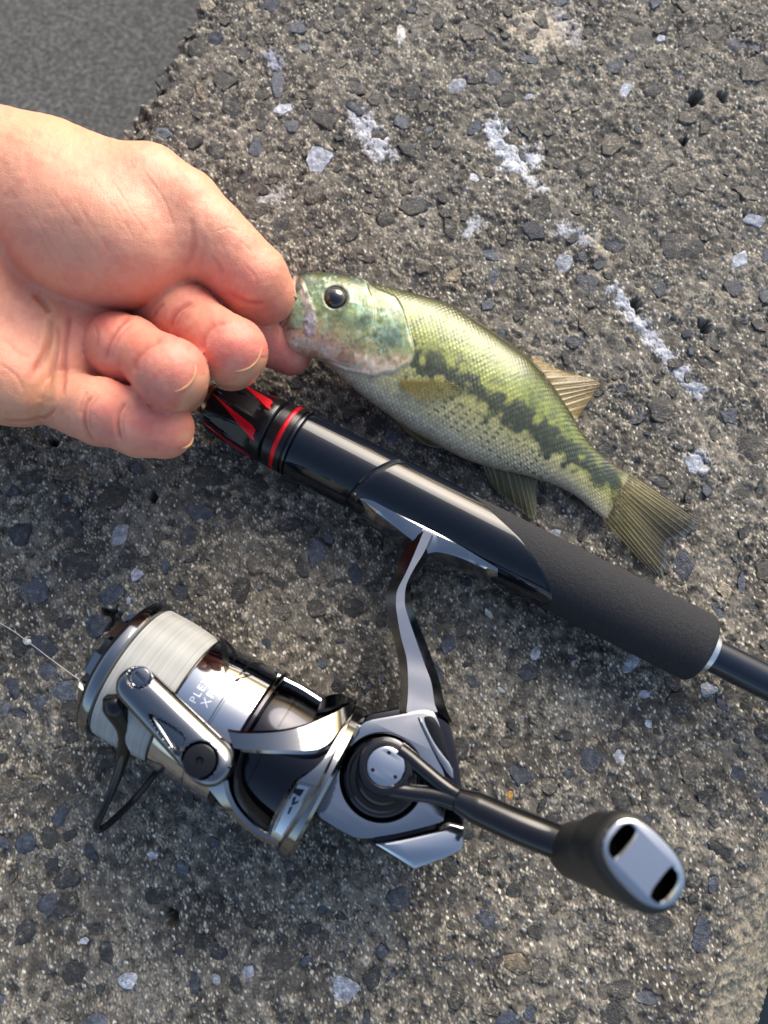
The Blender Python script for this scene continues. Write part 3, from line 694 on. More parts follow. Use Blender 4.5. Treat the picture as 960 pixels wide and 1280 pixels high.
# ---- bail lever with its two screws, roller and wire
NB = 28.5
c1 = RL.at(167, 856, NB+2)[:2]; c2 = RL.at(262, 952, NB+1)[:2]; sc = np.linalg.norm(RL.at(262, 952, NB)-RL.at(263, 952, NB))
def hull2(c1, r1_, c2, r2_, n=28):
    d = c2-c1; L = np.linalg.norm(d); a0 = math.atan2(d[1], d[0]); be = math.acos((r1_-r2_)/L); out = []
    for k in range(n): q = a0+be+(2*math.pi-2*be)*k/(n-1); out.append(c1+r1_*np.array([math.cos(q), math.sin(q)]))
    for k in range(n): q = a0-be+2*be*k/(n-1); out.append(c2+r2_*np.array([math.cos(q), math.sin(q)]))
    return out
hp = hull2(c1, 26.5*sc, c2, 31*sc)
tri_px = [(182, 889), (203, 899), (229, 917), (232, 925), (222, 948), (208, 930), (194, 912)]
tri = smooth_poly([RL.at(x, y, NB+2.4)[:2] for x, y in tri_px], 2)
s1 = RL.at(174, 845, NB+2.4)[:2]; s2 = RL.at(248.5, 951, NB+2.4)[:2]
dax = (c2-c1)/np.linalg.norm(c2-c1); nax = np.array([-dax[1], dax[0]])
def lever_surf():                                # crowned lever grown as one grid: rounded ends, pocket and screw seats pressed in
    L = np.linalg.norm(c2-c1); R1, R2 = 26.0*sc, 30.5*sc; NT_, NS_ = 120, 61; v = []
    T = np.concatenate([[-R1*1.0], np.linspace(-R1*.995, L+R2*.995, NT_-2), [L+R2]]); ctr = []
    for t_ in T:
        w0 = math.sqrt(max(0, R1*R1-t_*t_)) if t_ < 0 else math.sqrt(max(0, R2*R2-(t_-L)**2)) if t_ > L else R1+(R2-R1)*t_/L
        w0 = max(w0, .02); e = min(1, min(t_+R1, L+R2-t_)/3.2); ee = math.sqrt(max(0, 1-(1-e)**2))
        for k in range(NS_):
            u = -math.cos(math.pi*k/(NS_-1)); s_ = u*w0
            top = 3.4*(max(0, 1-abs(u)**2.6)**.5)*ee-0.012*(s_+2)**2+0.05*s_
            q = c1+dax*t_+nax*s_; ctr.append(q); v.append([q[0], q[1], NB-1.2+top])
    v = np.array(v); q2 = np.array(ctr)
    sd = sdp2(q2, tri); v[:, 2] -= 2.6*sstep(-.15, .75, sd)
    for c_, r_ in ((s1, 3.3), (s2, 5.1)):
        d = np.linalg.norm(q2-c_, axis=1); v[:, 2] = np.where(d < r_+.5, v[:, 2]*sstep(r_-.35, r_+.35, d)+(NB+0.2)*(1-sstep(r_-.35, r_+.35, d)), v[:, 2])
    f = [list(map(int, q)) for q in gridfaces(NT_, NS_)]
    rim_ix = [i*NS_ for i in range(NT_)]+[i*NS_+NS_-1 for i in range(NT_-1, -1, -1)]; n0 = len(v)
    low = v[rim_ix].copy(); low[:, 2] = NB-6.0; v = np.vstack([v, low]); m = len(rim_ix)
    f += [[rim_ix[i], rim_ix[(i+1) % m], n0+(i+1) % m, n0+i] for i in range(m)]+[[n0+i for i in range(m)]]
    return v, f
def sdp2(p, poly):
    d, _ = polydist(p, list(poly)+[poly[0]]); c = np.zeros(len(p), bool); n = len(poly)
    for i in range(n):
        a, b = poly[i], poly[i-1]; m = (a[1] > p[:, 1]) != (b[1] > p[:, 1]); x = (b[0]-a[0])*(p[:, 1]-a[1])/(b[1]-a[1]+1e-9)+a[0]; c ^= m & (p[:, 0] < x)
    return np.where(c, d, -d)
v, f = lever_surf()
lever = fixn(mk('bail_lever', RL.w(v), f, plain('lever_metal', tuple(s2l([118, 120, 124])), 0.10, metal=1.0, rvar=0.06), reel, angle=38))
plate('screw', RL, ringpts(s2, 4.7, 32), NB-0.4, NB+1.5, mdeep, lever, 0.6, [(ringpts(s2, 1.3, 6), NB+0.5)])
plate('screw', RL, ringpts(s1, 2.6, 32), NB-0.4, NB+0.6, mchrome, lever, 0.3, [([s1+dax*2.0+nax*.45, s1-dax*2.0+nax*.45, s1-dax*2.0-nax*.45, s1+dax*2.0-nax*.45], NB+0.1)])
plate('pocket_facet', RL, [RL.at(x, y, NB)[:2] for x, y in [(181, 888), (190, 891), (214, 930), (222, 948), (208, 932)]], NB-3, NB-0.3, mcap, lever, 0.3)
# line roller under the lever's end
rf = Frame(RL.w([[*RL.at(166, 862, NB-3)[:2], 0]])[0], RL.n, RL.a, RL.b)
lathe_obj('line_roller', rf, [(NB-13, 3.0), (NB-12.6, 4.6), (NB-10.6, 4.0), (NB-9, 3.0), (NB-7.4, 4.2), (NB-5.6, 4.8), (NB-5.4, 3)], mcap, lever, 48)
bl = [(141, 872, 22), (146, 886, 19), (157, 908, 13), (156, 935, 6), (148, 965, 0), (138, 992, -4), (127, 1018, -6), (121, 1031, -6), (123, 1037, -7), (132, 1033, -9), (148, 1019, -12), (170, 997, -15), (196, 964, -17), (215, 935, -18)]
bp = catmull([RL.w([RL.at(x, y, N)])[0] for x, y, N in bl], 110)
rad = np.interp(np.linspace(0, 1, 110), [0, .06, .16, .25, .4, 1], [3.0, 3.9, 3.0, 2.0, 1.15, 1.1])
v, f = tube(bp, rad, 16); fixn(mk('bail_wire', v, f, mdeep, reel, angle=None))
# running line: from the roller out across the ledge, with a pale end knot
lp0 = RL.w([RL.at(147, 878, NB-9)])[0]; lp1 = P(100, 850, 26); lp2 = P(36, 803, 4.5); lp3 = P(0, 779, 3.0); lp4 = P(-90, 735, 1.5)
# pale knot in the line
v, f = tube([lp2+(lp3-lp2)*q for q in (-.06, -.03, 0.02, .07, .10)], [.2, .9, 1.2, .9, .2], 12); mk('line_knot', v, f, plain('knot', (0.55, 0.56, 0.58), 0.4), reel, angle=None)
v, f = tube(catmull([lp0, lp1, (lp1+lp2)/2+np.array([0, 0, 0.6]), lp2, lp3, lp4], 60), 0.17, 8); mk('running_line', v, f, plain('clear_line', (0.5, 0.47, 0.42), 0.3), reel, angle=None)

# ---- gear body
NT = 16.0
def BP(px, py, N=NT): return RL.at(px, py, N)[:2]
outline = [(452, 893), (500, 884), (540, 877), (556, 884), (563, 905), (571, 940), (578, 985), (581, 1030), (578, 1062), (556, 1072), (517, 1086), (492, 1072), (467, 1057), (420, 1036), (386, 1018), (404, 985), (425, 945)]
body = plate('gear_body', RL, smooth_poly([BP(*p, 8) for p in outline], 2), -16, 10, mdarkm, reel, 2.2)
side = [(449, 901), (500, 892), (532, 886), (545, 891), (552, 908), (559, 960), (558, 1020), (552, 1030), (500, 1043), (450, 1051), (426, 1040), (390, 1017), (408, 985), (428, 943)]
rc = BP(478, 971); 
slot = smooth_poly([BP(*p) for p in [(527, 896), (541, 894), (551, 910), (562, 948), (560, 950), (543, 930)]], 2)
cover = plate('side_plate', RL, smooth_poly([BP(*p) for p in side], 2), 8, NT, mbody, body, 1.1, [(ringpts(rc, 13.0, 64), 13.2), ])
# the slanted rib and vent at the rear of the plate
plate('vent', RL, slot, NT-1, NT+0.12, mdeep, body, 0.2)
plate('vent_rib', RL, smooth_poly([BP(*p, NT+1) for p in [(522, 897), (526, 895), (545, 932), (566, 958), (568, 975), (560, 972), (545, 945)]], 1), NT-2, NT+0.9, mbody, body, 0.5)
plate('rear_guard', RL, smooth_poly([BP(*p, 13) for p in [(553, 905), (562, 903), (570, 935), (578, 985), (581, 1032), (572, 1031), (565, 985)]], 1), 2, 9.5, mdarkm, body, 0.8)
# polished bumper at the bottom
bump_o = [(467, 1054), (500, 1047), (545, 1036), (561, 1028), (580, 1032), (578, 1062), (556, 1073), (517, 1087)]
def blift(a, b):
    c = BP(480, 1050, 12); d = BP(517, 1087, 12); e = (d-c)/np.linalg.norm(d-c); return -0.32*max(0, (np.array([a, b])-c)@(-np.array([0, 1.0])))
plate('bumper', RL, [BP(*p, 12) for p in bump_o], -8, 14.6, mcap, body, 1.6, lift=blift)
# stacked rings round the drive shaft, handle hub
SH = Frame(RL.w([[*rc, 0]])[0], RL.n, RL.a, RL.b)
lathe_obj('bearing_ring', SH, [(13.0, 5), (13.1, 12.6), (14.0, 12.6), (14.6, 11.9), (15.6, 11.6), (16.2, 10.9), (16.3, 9)], mdarkm, body, 96)
lathe_obj('bearing_ring', SH, [(14, 5), (14.2, 10.4), (17.6, 10.2), (18.2, 9.6), (18.3, 8.2), (19.2, 8.0), (22.4, 7.8), (23, 7.2), (23.1, 5)], mdeep, body, 96)
# ---- handle: forked black arm, hub cap with three pits, shaft and knob
HN = 27.5
hc = RL.at(482.5, 958, HN)[:2]
handle = plate('handle', RL, ringpts(hc, 8.1, 56), HN-7, HN, mhand, reel, 1.4, [(ringpts(hc, 5.9, 48), HN-1.6)])
def offs(c, r, ang): return (c[0]+r*math.cos(ang), c[1]+r*math.sin(ang))
cap = plate('hub_cap', RL, ringpts(hc, 5.5, 48), HN-2, HN-0.1, mcap, handle, 0.35, [(ringpts(offs(hc, 3.9, math.radians(q)), 0.55, 12), HN-.8) for q in (105, -18, 222)])
for q in (105, -18, 222): plate('pit_shade_disc', RL, ringpts(offs(hc, 3.9, math.radians(q)), 0.62, 16), HN-.6, HN-.04, mdarkm, cap, 0.1)  # dark discs added in the pits, standing in for the shade inside them
def pxw(px, py, N): return RL.w([RL.at(px, py, N)])[0]
j0 = pxw(574, 997, HN+1.0)
for pts in ([(498, 938, HN-2.4), (512, 948, HN-2.2), (530, 963, HN-1.6), (552, 981, HN-0.6), (574, 996, HN+.6), (592, 1005, HN+1.4)],
            [(470, 979, HN-3.0), (486, 985, HN-2.6), (510, 990, HN-2.2), (540, 994, HN-1.2), (566, 1001, HN+.2), (592, 1008, HN+1.4)]):
    v, f = tube(catmull([pxw(*p) for p in pts], 40), np.interp(np.linspace(0, 1, 40), [0, .3, .7, 1], [2.7, 2.4, 2.3, 3.2]), 16); fixn(mk('handle_fork', v, f, mhand, handle, angle=None))
KB = 36.0
pts = [(570, 999, HN+.5), (600, 1012, HN+2), (640, 1030, HN+4.5), (680, 1046, KB-2), (704, 1056, KB)]
v, f = tube(catmull([pxw(*p) for p in pts], 40), np.interp(np.linspace(0, 1, 40), [0, .2, .6, 1], [3.2, 4.4, 4.7, 4.7]), 24); fixn(mk('handle_shaft', v, f, mhand, handle, angle=None))
# knob: round neck opening to a long oval end
k0 = pxw(712, 1062, KB-6); k1 = pxw(803, 1078, KB+42)
ka = (k1-k0)/np.linalg.norm(k1-k0); e1 = pxw(846, 1122, KB+42)-pxw(760, 1034, KB+42); e1 -= ka*(e1@ka); HL = np.linalg.norm(e1)/2; e1 /= np.linalg.norm(e1); e2 = np.cross(ka, e1)
KL = np.linalg.norm(k1-k0)
def oval(n, p):                                # unit stadium-ish superellipse
    q = np.linspace(0, 2*math.pi, n, endpoint=False); c, s_ = np.cos(q), np.sin(q)
    return np.sign(c)*np.abs(c)**(2/p), np.sign(s_)*np.abs(s_)**(2/p)
sec = [(0.0, 5.5, 5.5), (0.02, 6.6, 6.6), (0.12, 7.4, 7.4), (0.30, 8.0, 7.6), (0.50, 9.2, 7.8), (0.68, 11.2, 8.0), (0.82, HL*1.06, 8.3), (0.90, HL*1.14, 8.5), (0.955, HL*1.12, 8.3), (0.985, HL*1.05, 7.7), (1.0, HL*0.97, 6.9)]
sec = catmull(sec, 44); v = []
for x, ru, rv in sec:
    cx, sx = oval(72, 2+0.6*x)
    for i in range(72): v.append(k0+ka*KL*x+e1*ru*cx[i]+e2*rv*sx[i])
f = [list(map(int, q)) for q in gridfaces(len(sec), 72, closed_v=True)]+[list(range(72))[::-1]]
knob = fixn(mk('handle_knob', v, f, mrub, handle, angle=50))
KF = Frame(k1, e1, e2, ka)
rim_ = [(HL*1.0*a, 6.9*b) for a, b in zip(*oval(72, 2.5))]
win = lambda s_: smooth_poly([(s_*HL*.45, -4.6), (s_*HL*.45, 4.6), (s_*HL*.72, 4.4), (s_*HL*.86, 2.4), (s_*HL*.86, -2.4), (s_*HL*.72, -4.4)][::1], 2)
kcap = plate('knob_cap', KF, rim_, -6.5, 1.1, mcap, knob, 0.9, [(win(-1), -6), (win(1), -6)])
for s_ in (-1, 1):
    plate('cap_window', KF, inset(win(s_), -0.2), -6.2, -5.0, mvoid, kcap, 0.1)
# ---- reel foot and stem
NS = RL.at(0, 0, 0)
def SP(px, py, N): return RL.w([RL.at(px, py, N)])[0]
st_l = [(509, 678), (501, 696), (493, 717), (484, 737), (482, 752), (485, 770), (491, 795), (497, 820), (501, 846), (500, 874), (497, 892)]
rg_l = [(530, 663), (518, 692), (507, 717), (497, 737), (495, 752), (496, 766), (501, 795), (508, 822), (510, 845), (510, 868), (508, 890)]
rg_r = [(540, 668), (529, 692), (518, 710), (508, 731), (506, 750), (508, 764), (519, 797), (530, 828), (539, 853), (543, 878), (547, 890)]
st_r = [(545, 673), (535, 696), (525, 712), (515, 729), (514, 748), (518, 766), (531, 799), (542, 828), (549, 850), (556, 880), (566, 905)]
m_ = 60
Nt = np.interp(np.linspace(0, 1, 11), [0, .1, .35, .7, 1], [10.6, 10.4, 10.4, 11, 13])
def row(pts, dN): return np.array([SP(x, y, Nt[i]+dN) for i, (x, y) in enumerate(pts)])
rows = [catmull(row(st_l, -13), m_), catmull(row(st_l, -4.0), m_), catmull(row(rg_l, 0), m_), catmull(row(rg_r, 0), m_), catmull(row(st_r, -3.0), m_), catmull(row(st_r, -13), m_)]
v = [rows[k][i] for i in range(m_) for k in range(6)]
f = [list(map(int, q)) for q in gridfaces(m_, 6, closed_v=True)]+[list(range(6))[::-1], list(range((m_-1)*6, m_*6))]
fixn(mk('stem', v, f, mbody, reel, angle=24))
def wedge(name, top, low, side_, Nt_, nn=30):      # a foot arm: top edge against the seat, bright sloping face, dark flank
    T = catmull([SP(x, y, N) for (x, y), N in zip(top, Nt_)], nn); L = catmull([SP(x, y, N-1.0) for (x, y), N in zip(low, Nt_)], nn); D = catmull([SP(x, y, N-9) for (x, y), N in zip(side_, Nt_)], nn)
    rows = [T-RL.n*9, T, T*0.88+L*0.12+RL.n*0.35, T*0.2+L*0.8+RL.n*0.3, L-RL.n*0.15, D, D-RL.n*3]; k_ = len(rows)
    v = [rows[k][i] for i in range(nn) for k in range(k_)]
    f = [list(map(int, q)) for q in gridfaces(nn, k_, closed_v=True)]+[list(range(k_))[::-1], list(range((nn-1)*k_, nn*k_))]
    return fixn(mk(name, v, f, mbody, reel, angle=26))
wedge('foot', [(442, 615), (470, 627), (500, 643), (528, 657), (540, 663)], [(444, 621), (466, 637), (490, 655), (510, 671), (528, 684)], [(438, 634), (460, 652), (486, 670), (508, 684), (526, 696)], [8, 8.8, 9.2, 9.4, 9.4])
wedge('foot', [(528, 657), (548, 667), (575, 681), (600, 696), (622, 710)], [(528, 694), (547, 690), (575, 697), (600, 708), (622, 717)], [(524, 708), (545, 702), (575, 711), (600, 722), (622, 731)], [9.4, 9.4, 9.2, 8.8, 8])
# ================================================================ the bass
fish = empty('fish', (*P(590, 500)[:2], 0))
tag(fish, 'small green largemouth bass with a dark side stripe, held by its lower jaw', 'fish')
stn = [((362, 357), (347, 402)), ((374, 350), (360, 427)), ((395, 346), (383, 440)), ((425, 349), (404, 448)), ((460, 356), (424, 468)), ((495, 364), (452, 492)),
       ((532, 373), (480, 513)), ((562, 384), (510, 534)), ((597, 406), (542, 552)), ((633, 430), (578, 571)), ((662, 452), (612, 583)), ((682, 476), (640, 590)),
       ((700, 499), (668, 597)), ((716, 525), (697, 607)), ((738, 556), (722, 621)), ((764, 579), (742, 638)), ((786, 592), (757, 650))]
ns = len(stn); sk = np.linspace(0, 1, ns)
wk = np.interp(sk, [0, .06, .12, .2, .3, .45, .6, .72, .85, .95, 1], [3.2, 5.0, 6.8, 9.0, 10.6, 11.6, 10.2, 7.6, 4.6, 2.9, 2.0])
zk = np.maximum(wk+0.8, np.interp(sk, [0, .1, .2, .3, .4, .6, 1], [24, 22.5, 19, 15.5, 12.6, 11.2, 3.6]))
Tk = np.array([P(*s_[0], zk[i]) for i, s_ in enumerate(stn)]); Bk = np.array([P(*s_[1], zk[i]) for i, s_ in enumerate(stn)])
NU, NV = 660, 280
T_, B_ = catmull(Tk, NU), catmull(Bk, NU); W_s = catmull(np.stack([wk, wk], 1), NU)[:, 0]
th = np.linspace(0, 2*math.pi, NV, endpoint=False)
cosx = np.cos(th); sinx = np.sin(th)
Cn = (T_+B_)/2; H = (T_-B_)/2
# fullest a little below the dorsal edge; edges pinched like a real fish
prof_ = np.sign(sinx)*np.abs(sinx)**0.92
V0 = Cn[:, None]+H[:, None]*cosx[None, :, None]+np.array([0, 0, 1.0])[None, None]*(W_s[:, None]*prof_[None, :])[..., None]
# flat coordinates for the markings: photo pixel of the mid-plane point (both flanks carry the same pattern)
F0 = Cn[:, None]+H[:, None]*(cosx[None, :, None])
fp = topx((V0*np.array([1, 1, 1])).reshape(-1, 3)); under = np.tile(sinx < 0, NU)
fpm = topx(F0.reshape(-1, 3)); fp[under] = fpm[under]
sgrid = np.repeat(np.linspace(0, 1, NU), NV); vgrid = np.tile(cosx, NU)
arc = np.concatenate([[0], np.cumsum(np.linalg.norm(np.diff(Cn, axis=0), axis=1))]); su = np.repeat(arc, NV)
hv = np.linalg.norm(H, axis=1)
girth = np.concatenate([[0], np.cumsum(np.hypot(np.diff(cosx), np.diff(sinx)*0.5))])
vv_ = np.tile(np.where(sinx >= 0, girth, girth[-1]-girth), NU)*np.repeat(hv*0.75+6, NV)      # mm round the flank, roughly
def inside(p, poly):
    poly = np.asarray(poly, float); c = np.zeros(len(p), bool); n = len(poly)
    for i in range(n):
        a, b = poly[i], poly[i-1]; m = (a[1] > p[:, 1]) != (b[1] > p[:, 1])
        x = (b[0]-a[0])*(p[:, 1]-a[1])/(b[1]-a[1]+1e-9)+a[0]; c ^= m & (p[:, 0] < x)
    return c
def sdp(p, poly, closed=True):
    d, _ = polydist(p, list(poly)+[poly[0]]); return np.where(inside(p, poly), d, -d)
def vnoise(p, scale, seed, oct=3):                    # cheap smooth 2-D noise on pixel coordinates
    r = np.random.default_rng(seed); out = np.zeros(len(p)); amp = 1.0; tot = 0
    for o in range(oct):
        g = r.standard_normal((128, 128)); q = p/scale*(2**o); i = np.floor(q).astype(int); u = q-i; u = u*u*(3-2*u); x0, y0 = i[:, 0] % 128, i[:, 1] % 128; x1, y1 = (x0+1) % 128, (y0+1) % 128
        out += amp*((g[x0, y0]*(1-u[:, 0])+g[x1, y0]*u[:, 0])*(1-u[:, 1])+(g[x0, y1]*(1-u[:, 0])+g[x1, y1]*u[:, 0])*u[:, 1]); tot += amp*amp; amp *= .55
    return out/math.sqrt(tot)*1.6
oper = [(330, 330), (440, 345), (472, 362), (494, 372), (505, 392), (512, 418), (516, 438), (512, 452), (500, 460), (490, 466), (478, 466), (468, 471), (456, 468), (430, 462), (410, 452), (400, 446), (330, 440)]
oper = [tuple(q) for q in catmull(oper, 80, True)]
preop = [(330, 330), (440, 345), (462, 368), (468, 390), (465, 415), (458, 437), (456, 452), (440, 458), (400, 446), (330, 440)]
flap = [(468, 390), (492, 400), (503, 425), (514, 440), (490, 455), (470, 460), (460, 450), (462, 425)]
sd_o = sdp(fp, oper); sd_p = sdp(fp, [tuple(q) for q in catmull(preop, 60, True)])
maxi = [(368, 352), (377, 350), (384, 368), (393, 388), (396, 404), (392, 418), (384, 420), (380, 410), (381, 392), (375, 372)]
jaw2 = [(369, 366), (378, 376), (380, 395), (378, 412), (366, 412), (356, 408), (362, 395)]
sd_m = sdp(fp, maxi); sd_j = sdp(fp, jaw2)
bodym = sstep(2.0, -4.0, sd_o)                       # 1 on the scaled body
# scales: rows in quincunx, each an overlapping tile with a raised rear edge
sw, sh = 1.75, 1.35
row_ = np.floor(vv_/sh); fu = (su/sw+0.5*(row_ % 2)); ci = np.floor(fu); x_ = fu-ci; y_ = vv_/sh-row_-0.5
shape_ = np.sqrt((x_-0.15)**2+(y_*1.15)**2)
tile = sstep(0.95, 0.25, np.abs(x_-0.55)*1.5+np.abs(y_)*0.9)
hsh = np.abs(np.sin(ci*12.9898+row_*78.233)*43758.5453) % 1.0
h_sc = (0.10*tile+0.04*x_)*(0.7+0.6*hsh)*np.clip(.85+.35*vnoise(fp, 30, 71), .3, 1.4)*bodym*sstep(1.0, .92, sgrid)
disp = h_sc+0.75*sstep(-2.5, 2.5, sd_o)*sstep(.03, .09, sgrid)+0.4*sstep(-1.5, 1.5, sd_p)*sstep(.04, .1, sgrid)+0.28*sstep(-3, 3, sd_m)+0.2*sstep(-1, 2, sd_j)
disp += 0.035*vnoise(fp, 9, 5)*(1-bodym)
eye_c = np.array([419.0, 374.0]); de = np.linalg.norm(fp-eye_c, axis=1); disp += 0.18*np.exp(-((de-18)/3.5)**2)-1.2*sstep(15, 10, de)
Ng = np.cross(np.gradient(V0, axis=0), np.gradient(np.concatenate([V0[:, -1:], V0, V0[:, :1]], 1), axis=1)[:, 1:-1]); Ng /= np.linalg.norm(Ng, axis=2)[..., None]+1e-9
if (Ng[NU//2, NV//4]@np.array([0, 0, 1])) < 0: Ng = -Ng
V1 = (V0+Ng*disp.reshape(NU, NV, 1)).reshape(-1, 3)
# colours
vb = (vgrid+1)/2                                       # 0 belly .. 1 back
col = lerpc(vb, [0, .10, .28, .40, .52, .68, .80, .90, .97, 1], s2l([[178, 166, 142], [168, 160, 126], [156, 152, 106], [146, 146, 84], [132, 138, 68], [112, 124, 56], [94, 106, 46], [64, 71, 28], [38, 40, 16], [30, 30, 12]]))
nz = vnoise(fp, 9, 1); nf = vnoise(fp, 3.2, 2)
mott = sstep(-0.2, 1.2, nz+0.4*nf)*sstep(.52, .62, vb)*sstep(1.0, .9, vb)*bodym
col = col*(1-0.5*mott[:, None])+0.5*mott[:, None]*s2l([58, 74, 36])
stripe = [(520, 446), (545, 462), (567, 472), (590, 486), (607, 496), (625, 507), (642, 517), (660, 531), (677, 542), (692, 552), (707, 561), (725, 574), (742, 588), (760, 601), (770, 608)]
ds, par = polydist(fp, stripe); hwid = 13.0+2.4*np.sin(par*3.1)+1.5*np.sin(par*6.7+1)
nzs = vnoise(fp, 11, 61, 2); sm_ = sstep(-0.55, 0.42, 1-ds/hwid+0.30*nzs+0.05*nf+0.42*(hsh-.5))
blot = sstep(-.3, .3, 1-np.linalg.norm((fp-np.array([779, 627]))/np.array([13, 17]), axis=1)+.25*nf)
sm_ = np.maximum(sm_, 0.85*blot)*bodym
col = col*(1-0.93*sm_[:, None])+0.93*sm_[:, None]*(s2l([32, 42, 34])*(0.8+0.4*hsh[:, None]))
dots = (hsh > .86)*sstep(-.2, .8, nz+.3)*bodym*sstep(.16, .3, vb)*sstep(.97, .9, vb); col = col*(1-.55*dots[:, None])+.55*dots[:, None]*s2l([48, 58, 32])
# rows of small dark dashes below the stripe
lowd = np.full(len(fp), 0.0)
for off, wd in ((24, 3.2), (31, 3.2), (38, 3.0), (46, 2.6), (54, 2.2)):
    L = [(x-off*.52, y+off*.86) for x, y in stripe[1:12]]; d, pr = polydist(fp, L); lowd = np.maximum(lowd, sstep(wd, .6, d)*(np.sin(pr*11+off)*.5+.5 > .42)*(hsh > .35)*np.interp(pr, [0, 1, 8, 10], [0, 1, 1, 0]))
col = col*(1-.85*(lowd*bodym)[:, None])+.85*(lowd*bodym)[:, None]*s2l([70, 76, 48])
col = col*(1+bodym*(0.34*(tile-0.55)+0.36*(hsh-.5)))[:, None]       # light centre, darker rim of every scale
# head: brassy green cheeks, bluish sheen, pinkish throat
hm = 1-bodym
hc_ = lerpc(vb, [0, .12, .3, .5, .7, .85, .95, 1], s2l([[178, 146, 124], [172, 136, 112], [144, 138, 98], [114, 132, 84], [98, 116, 60], [76, 86, 40], [46, 50, 20], [32, 34, 15]]))
b1 = sstep(0.1, 1.2, vnoise(fp, 13, 8))[:, None]; hc_ = hc_*(1-.45*b1)+.45*b1*s2l([50, 80, 70])
b2 = sstep(0.5, 1.5, vnoise(fp, 8, 9))[:, None]; hc_ = hc_*(1-.5*b2)+.5*b2*s2l([150, 184, 160])
dk = sstep(-.3, .4, 1-np.linalg.norm((fp-np.array([486, 422]))/np.array([17, 14]), axis=1)+.3*nf)[:, None]; hc_ = hc_*(1-.7*dk)+.7*dk*s2l([44, 74, 78])
dk = sstep(-.3, .4, 1-np.linalg.norm((fp-np.array([447, 404]))/np.array([22, 7]), axis=1)+.3*nf)[:, None]; hc_ = hc_*(1-.5*dk)+.5*dk*s2l([52, 76, 66])
mm = .62*sstep(-3.5, 3.5, sd_m)[:, None]; hc_ = hc_*(1-mm)+mm*lerpc(fp[:, 1], [350, 375, 400, 420], s2l([[120, 100, 104], [150, 122, 128], [146, 134, 150], [166, 150, 164]]))*(1+.18*nf[:, None])
mm = .7*sstep(-2.5, 3, sd_j)[:, None]; hc_ = hc_*(1-mm)+mm*lerpc(fp[:, 0], [358, 370, 380], s2l([[176, 138, 120], [128, 152, 134], [96, 112, 84]]))
thr = sstep(0, 9, -sdp(fp, [(330, 330), (520, 330), (520, 440), (455, 440), (430, 432), (400, 422), (372, 414), (330, 400)]))[:, None]*hm[:, None]
hc_ = hc_*(1-.6*thr)+.6*thr*lerpc(vnoise(fp, 16, 12, 2), [-1, 0, 1], s2l([[150, 112, 84], [196, 164, 140], [214, 190, 172]]))
dpre = np.abs(sd_p); ln = (sstep(3.2, .6, dpre-0.5)*sstep(.12, .2, sgrid)*np.clip(.5+.5*nz, 0, 1))[:, None]; hc_ = hc_*(1-.4*ln)+.4*ln*s2l([190, 190, 160])
rim = sstep(5.0, 1.0, np.abs(sd_o-1.5))[:, None]*(vb < .55)[:, None]*np.clip(.6+.4*nz, 0, 1)[:, None]; hc_ = hc_*(1-.5*rim)+.5*rim*s2l([190, 184, 156])
er = sstep(22, 15, de)[:, None]; hc_ = hc_*(1-.75*er)+.75*er*s2l([58, 60, 40])
sn = sstep(402, 372, fp[:, 0])[:, None]*sstep(.55, .8, vb)[:, None]; hc_ = hc_*(1-.7*sn)+.7*sn*s2l([92, 84, 66])
b3 = sstep(.35, 1.3, vnoise(fp, 7, 15))[:, None]*sstep(.2, .4, vb)[:, None]; hc_ = hc_*(1-.5*b3)+.5*b3*s2l([44, 58, 40])
hc_ *= (1+0.08*nf)[:, None]
col = col*bodym[:, None]+hc_*hm[:, None]
pal = sstep(-.4, .6, 1-np.linalg.norm((fp-np.array([785, 606]))/np.array([12, 12]), axis=1))[:, None]*(1-sm_[:, None]); col = col*(1-.6*pal)+.6*pal*s2l([214, 208, 160])
back = sstep(0.93, 0.975, vb)[:, None]; col = col*(1-.8*back)+.8*back*s2l([46, 48, 20])
col = np.clip(col, 0.004, 0.9)
mfish, t, b, a = colmat('wet_fish_skin', rough=0.33, nscale=1800, nstr=0.12, ndist=0.0003, Metallic=0.12, Coat_Weight=0.3, Coat_Roughness=0.12, Specular_IOR_Level=0.5)
n = noise(t, 60, 4); mr = node(t, 'ShaderNodeMapRange'); mr.inputs['To Min'].default_value = 0.22; mr.inputs['To Max'].default_value = 0.5; t.links.new(n.outputs['Fac'], mr.inputs['Value']); t.links.new(mr.outputs[0], b.inputs['Roughness'])
ff = gridfaces(NU, NV, closed_v=True)
body_f = mk('body', V1, ff, mfish, fish, col=col, angle=None)
if np.cross(V1[ff[70000, 1]]-V1[ff[70000, 0]], V1[ff[70000, 2]]-V1[ff[70000, 0]])@Ng.reshape(-1, 3)[ff[70000, 0]] < 0: body_f.data.flip_normals()
top_ix = np.nonzero(~under)[0]; px_top = topx(V1[top_ix])
def surfz(px, py):
    k = np.argmin((px_top[:, 0]-px)**2+(px_top[:, 1]-py)**2); return V1[top_ix[k], 2]
# mouth: dark throat plug closing the open end of the skin
k0_ = V1[:NV]; c0 = k0_.mean(0)+np.array([2.2, -.6, 0.0]); v = np.vstack([k0_, c0[None]]); mk('mouth', v, [[i, (i+1) % NV, NV] for i in range(NV)], plain('mouth_flesh', tuple(s2l([176, 128, 116])), 0.35), fish, angle=None)
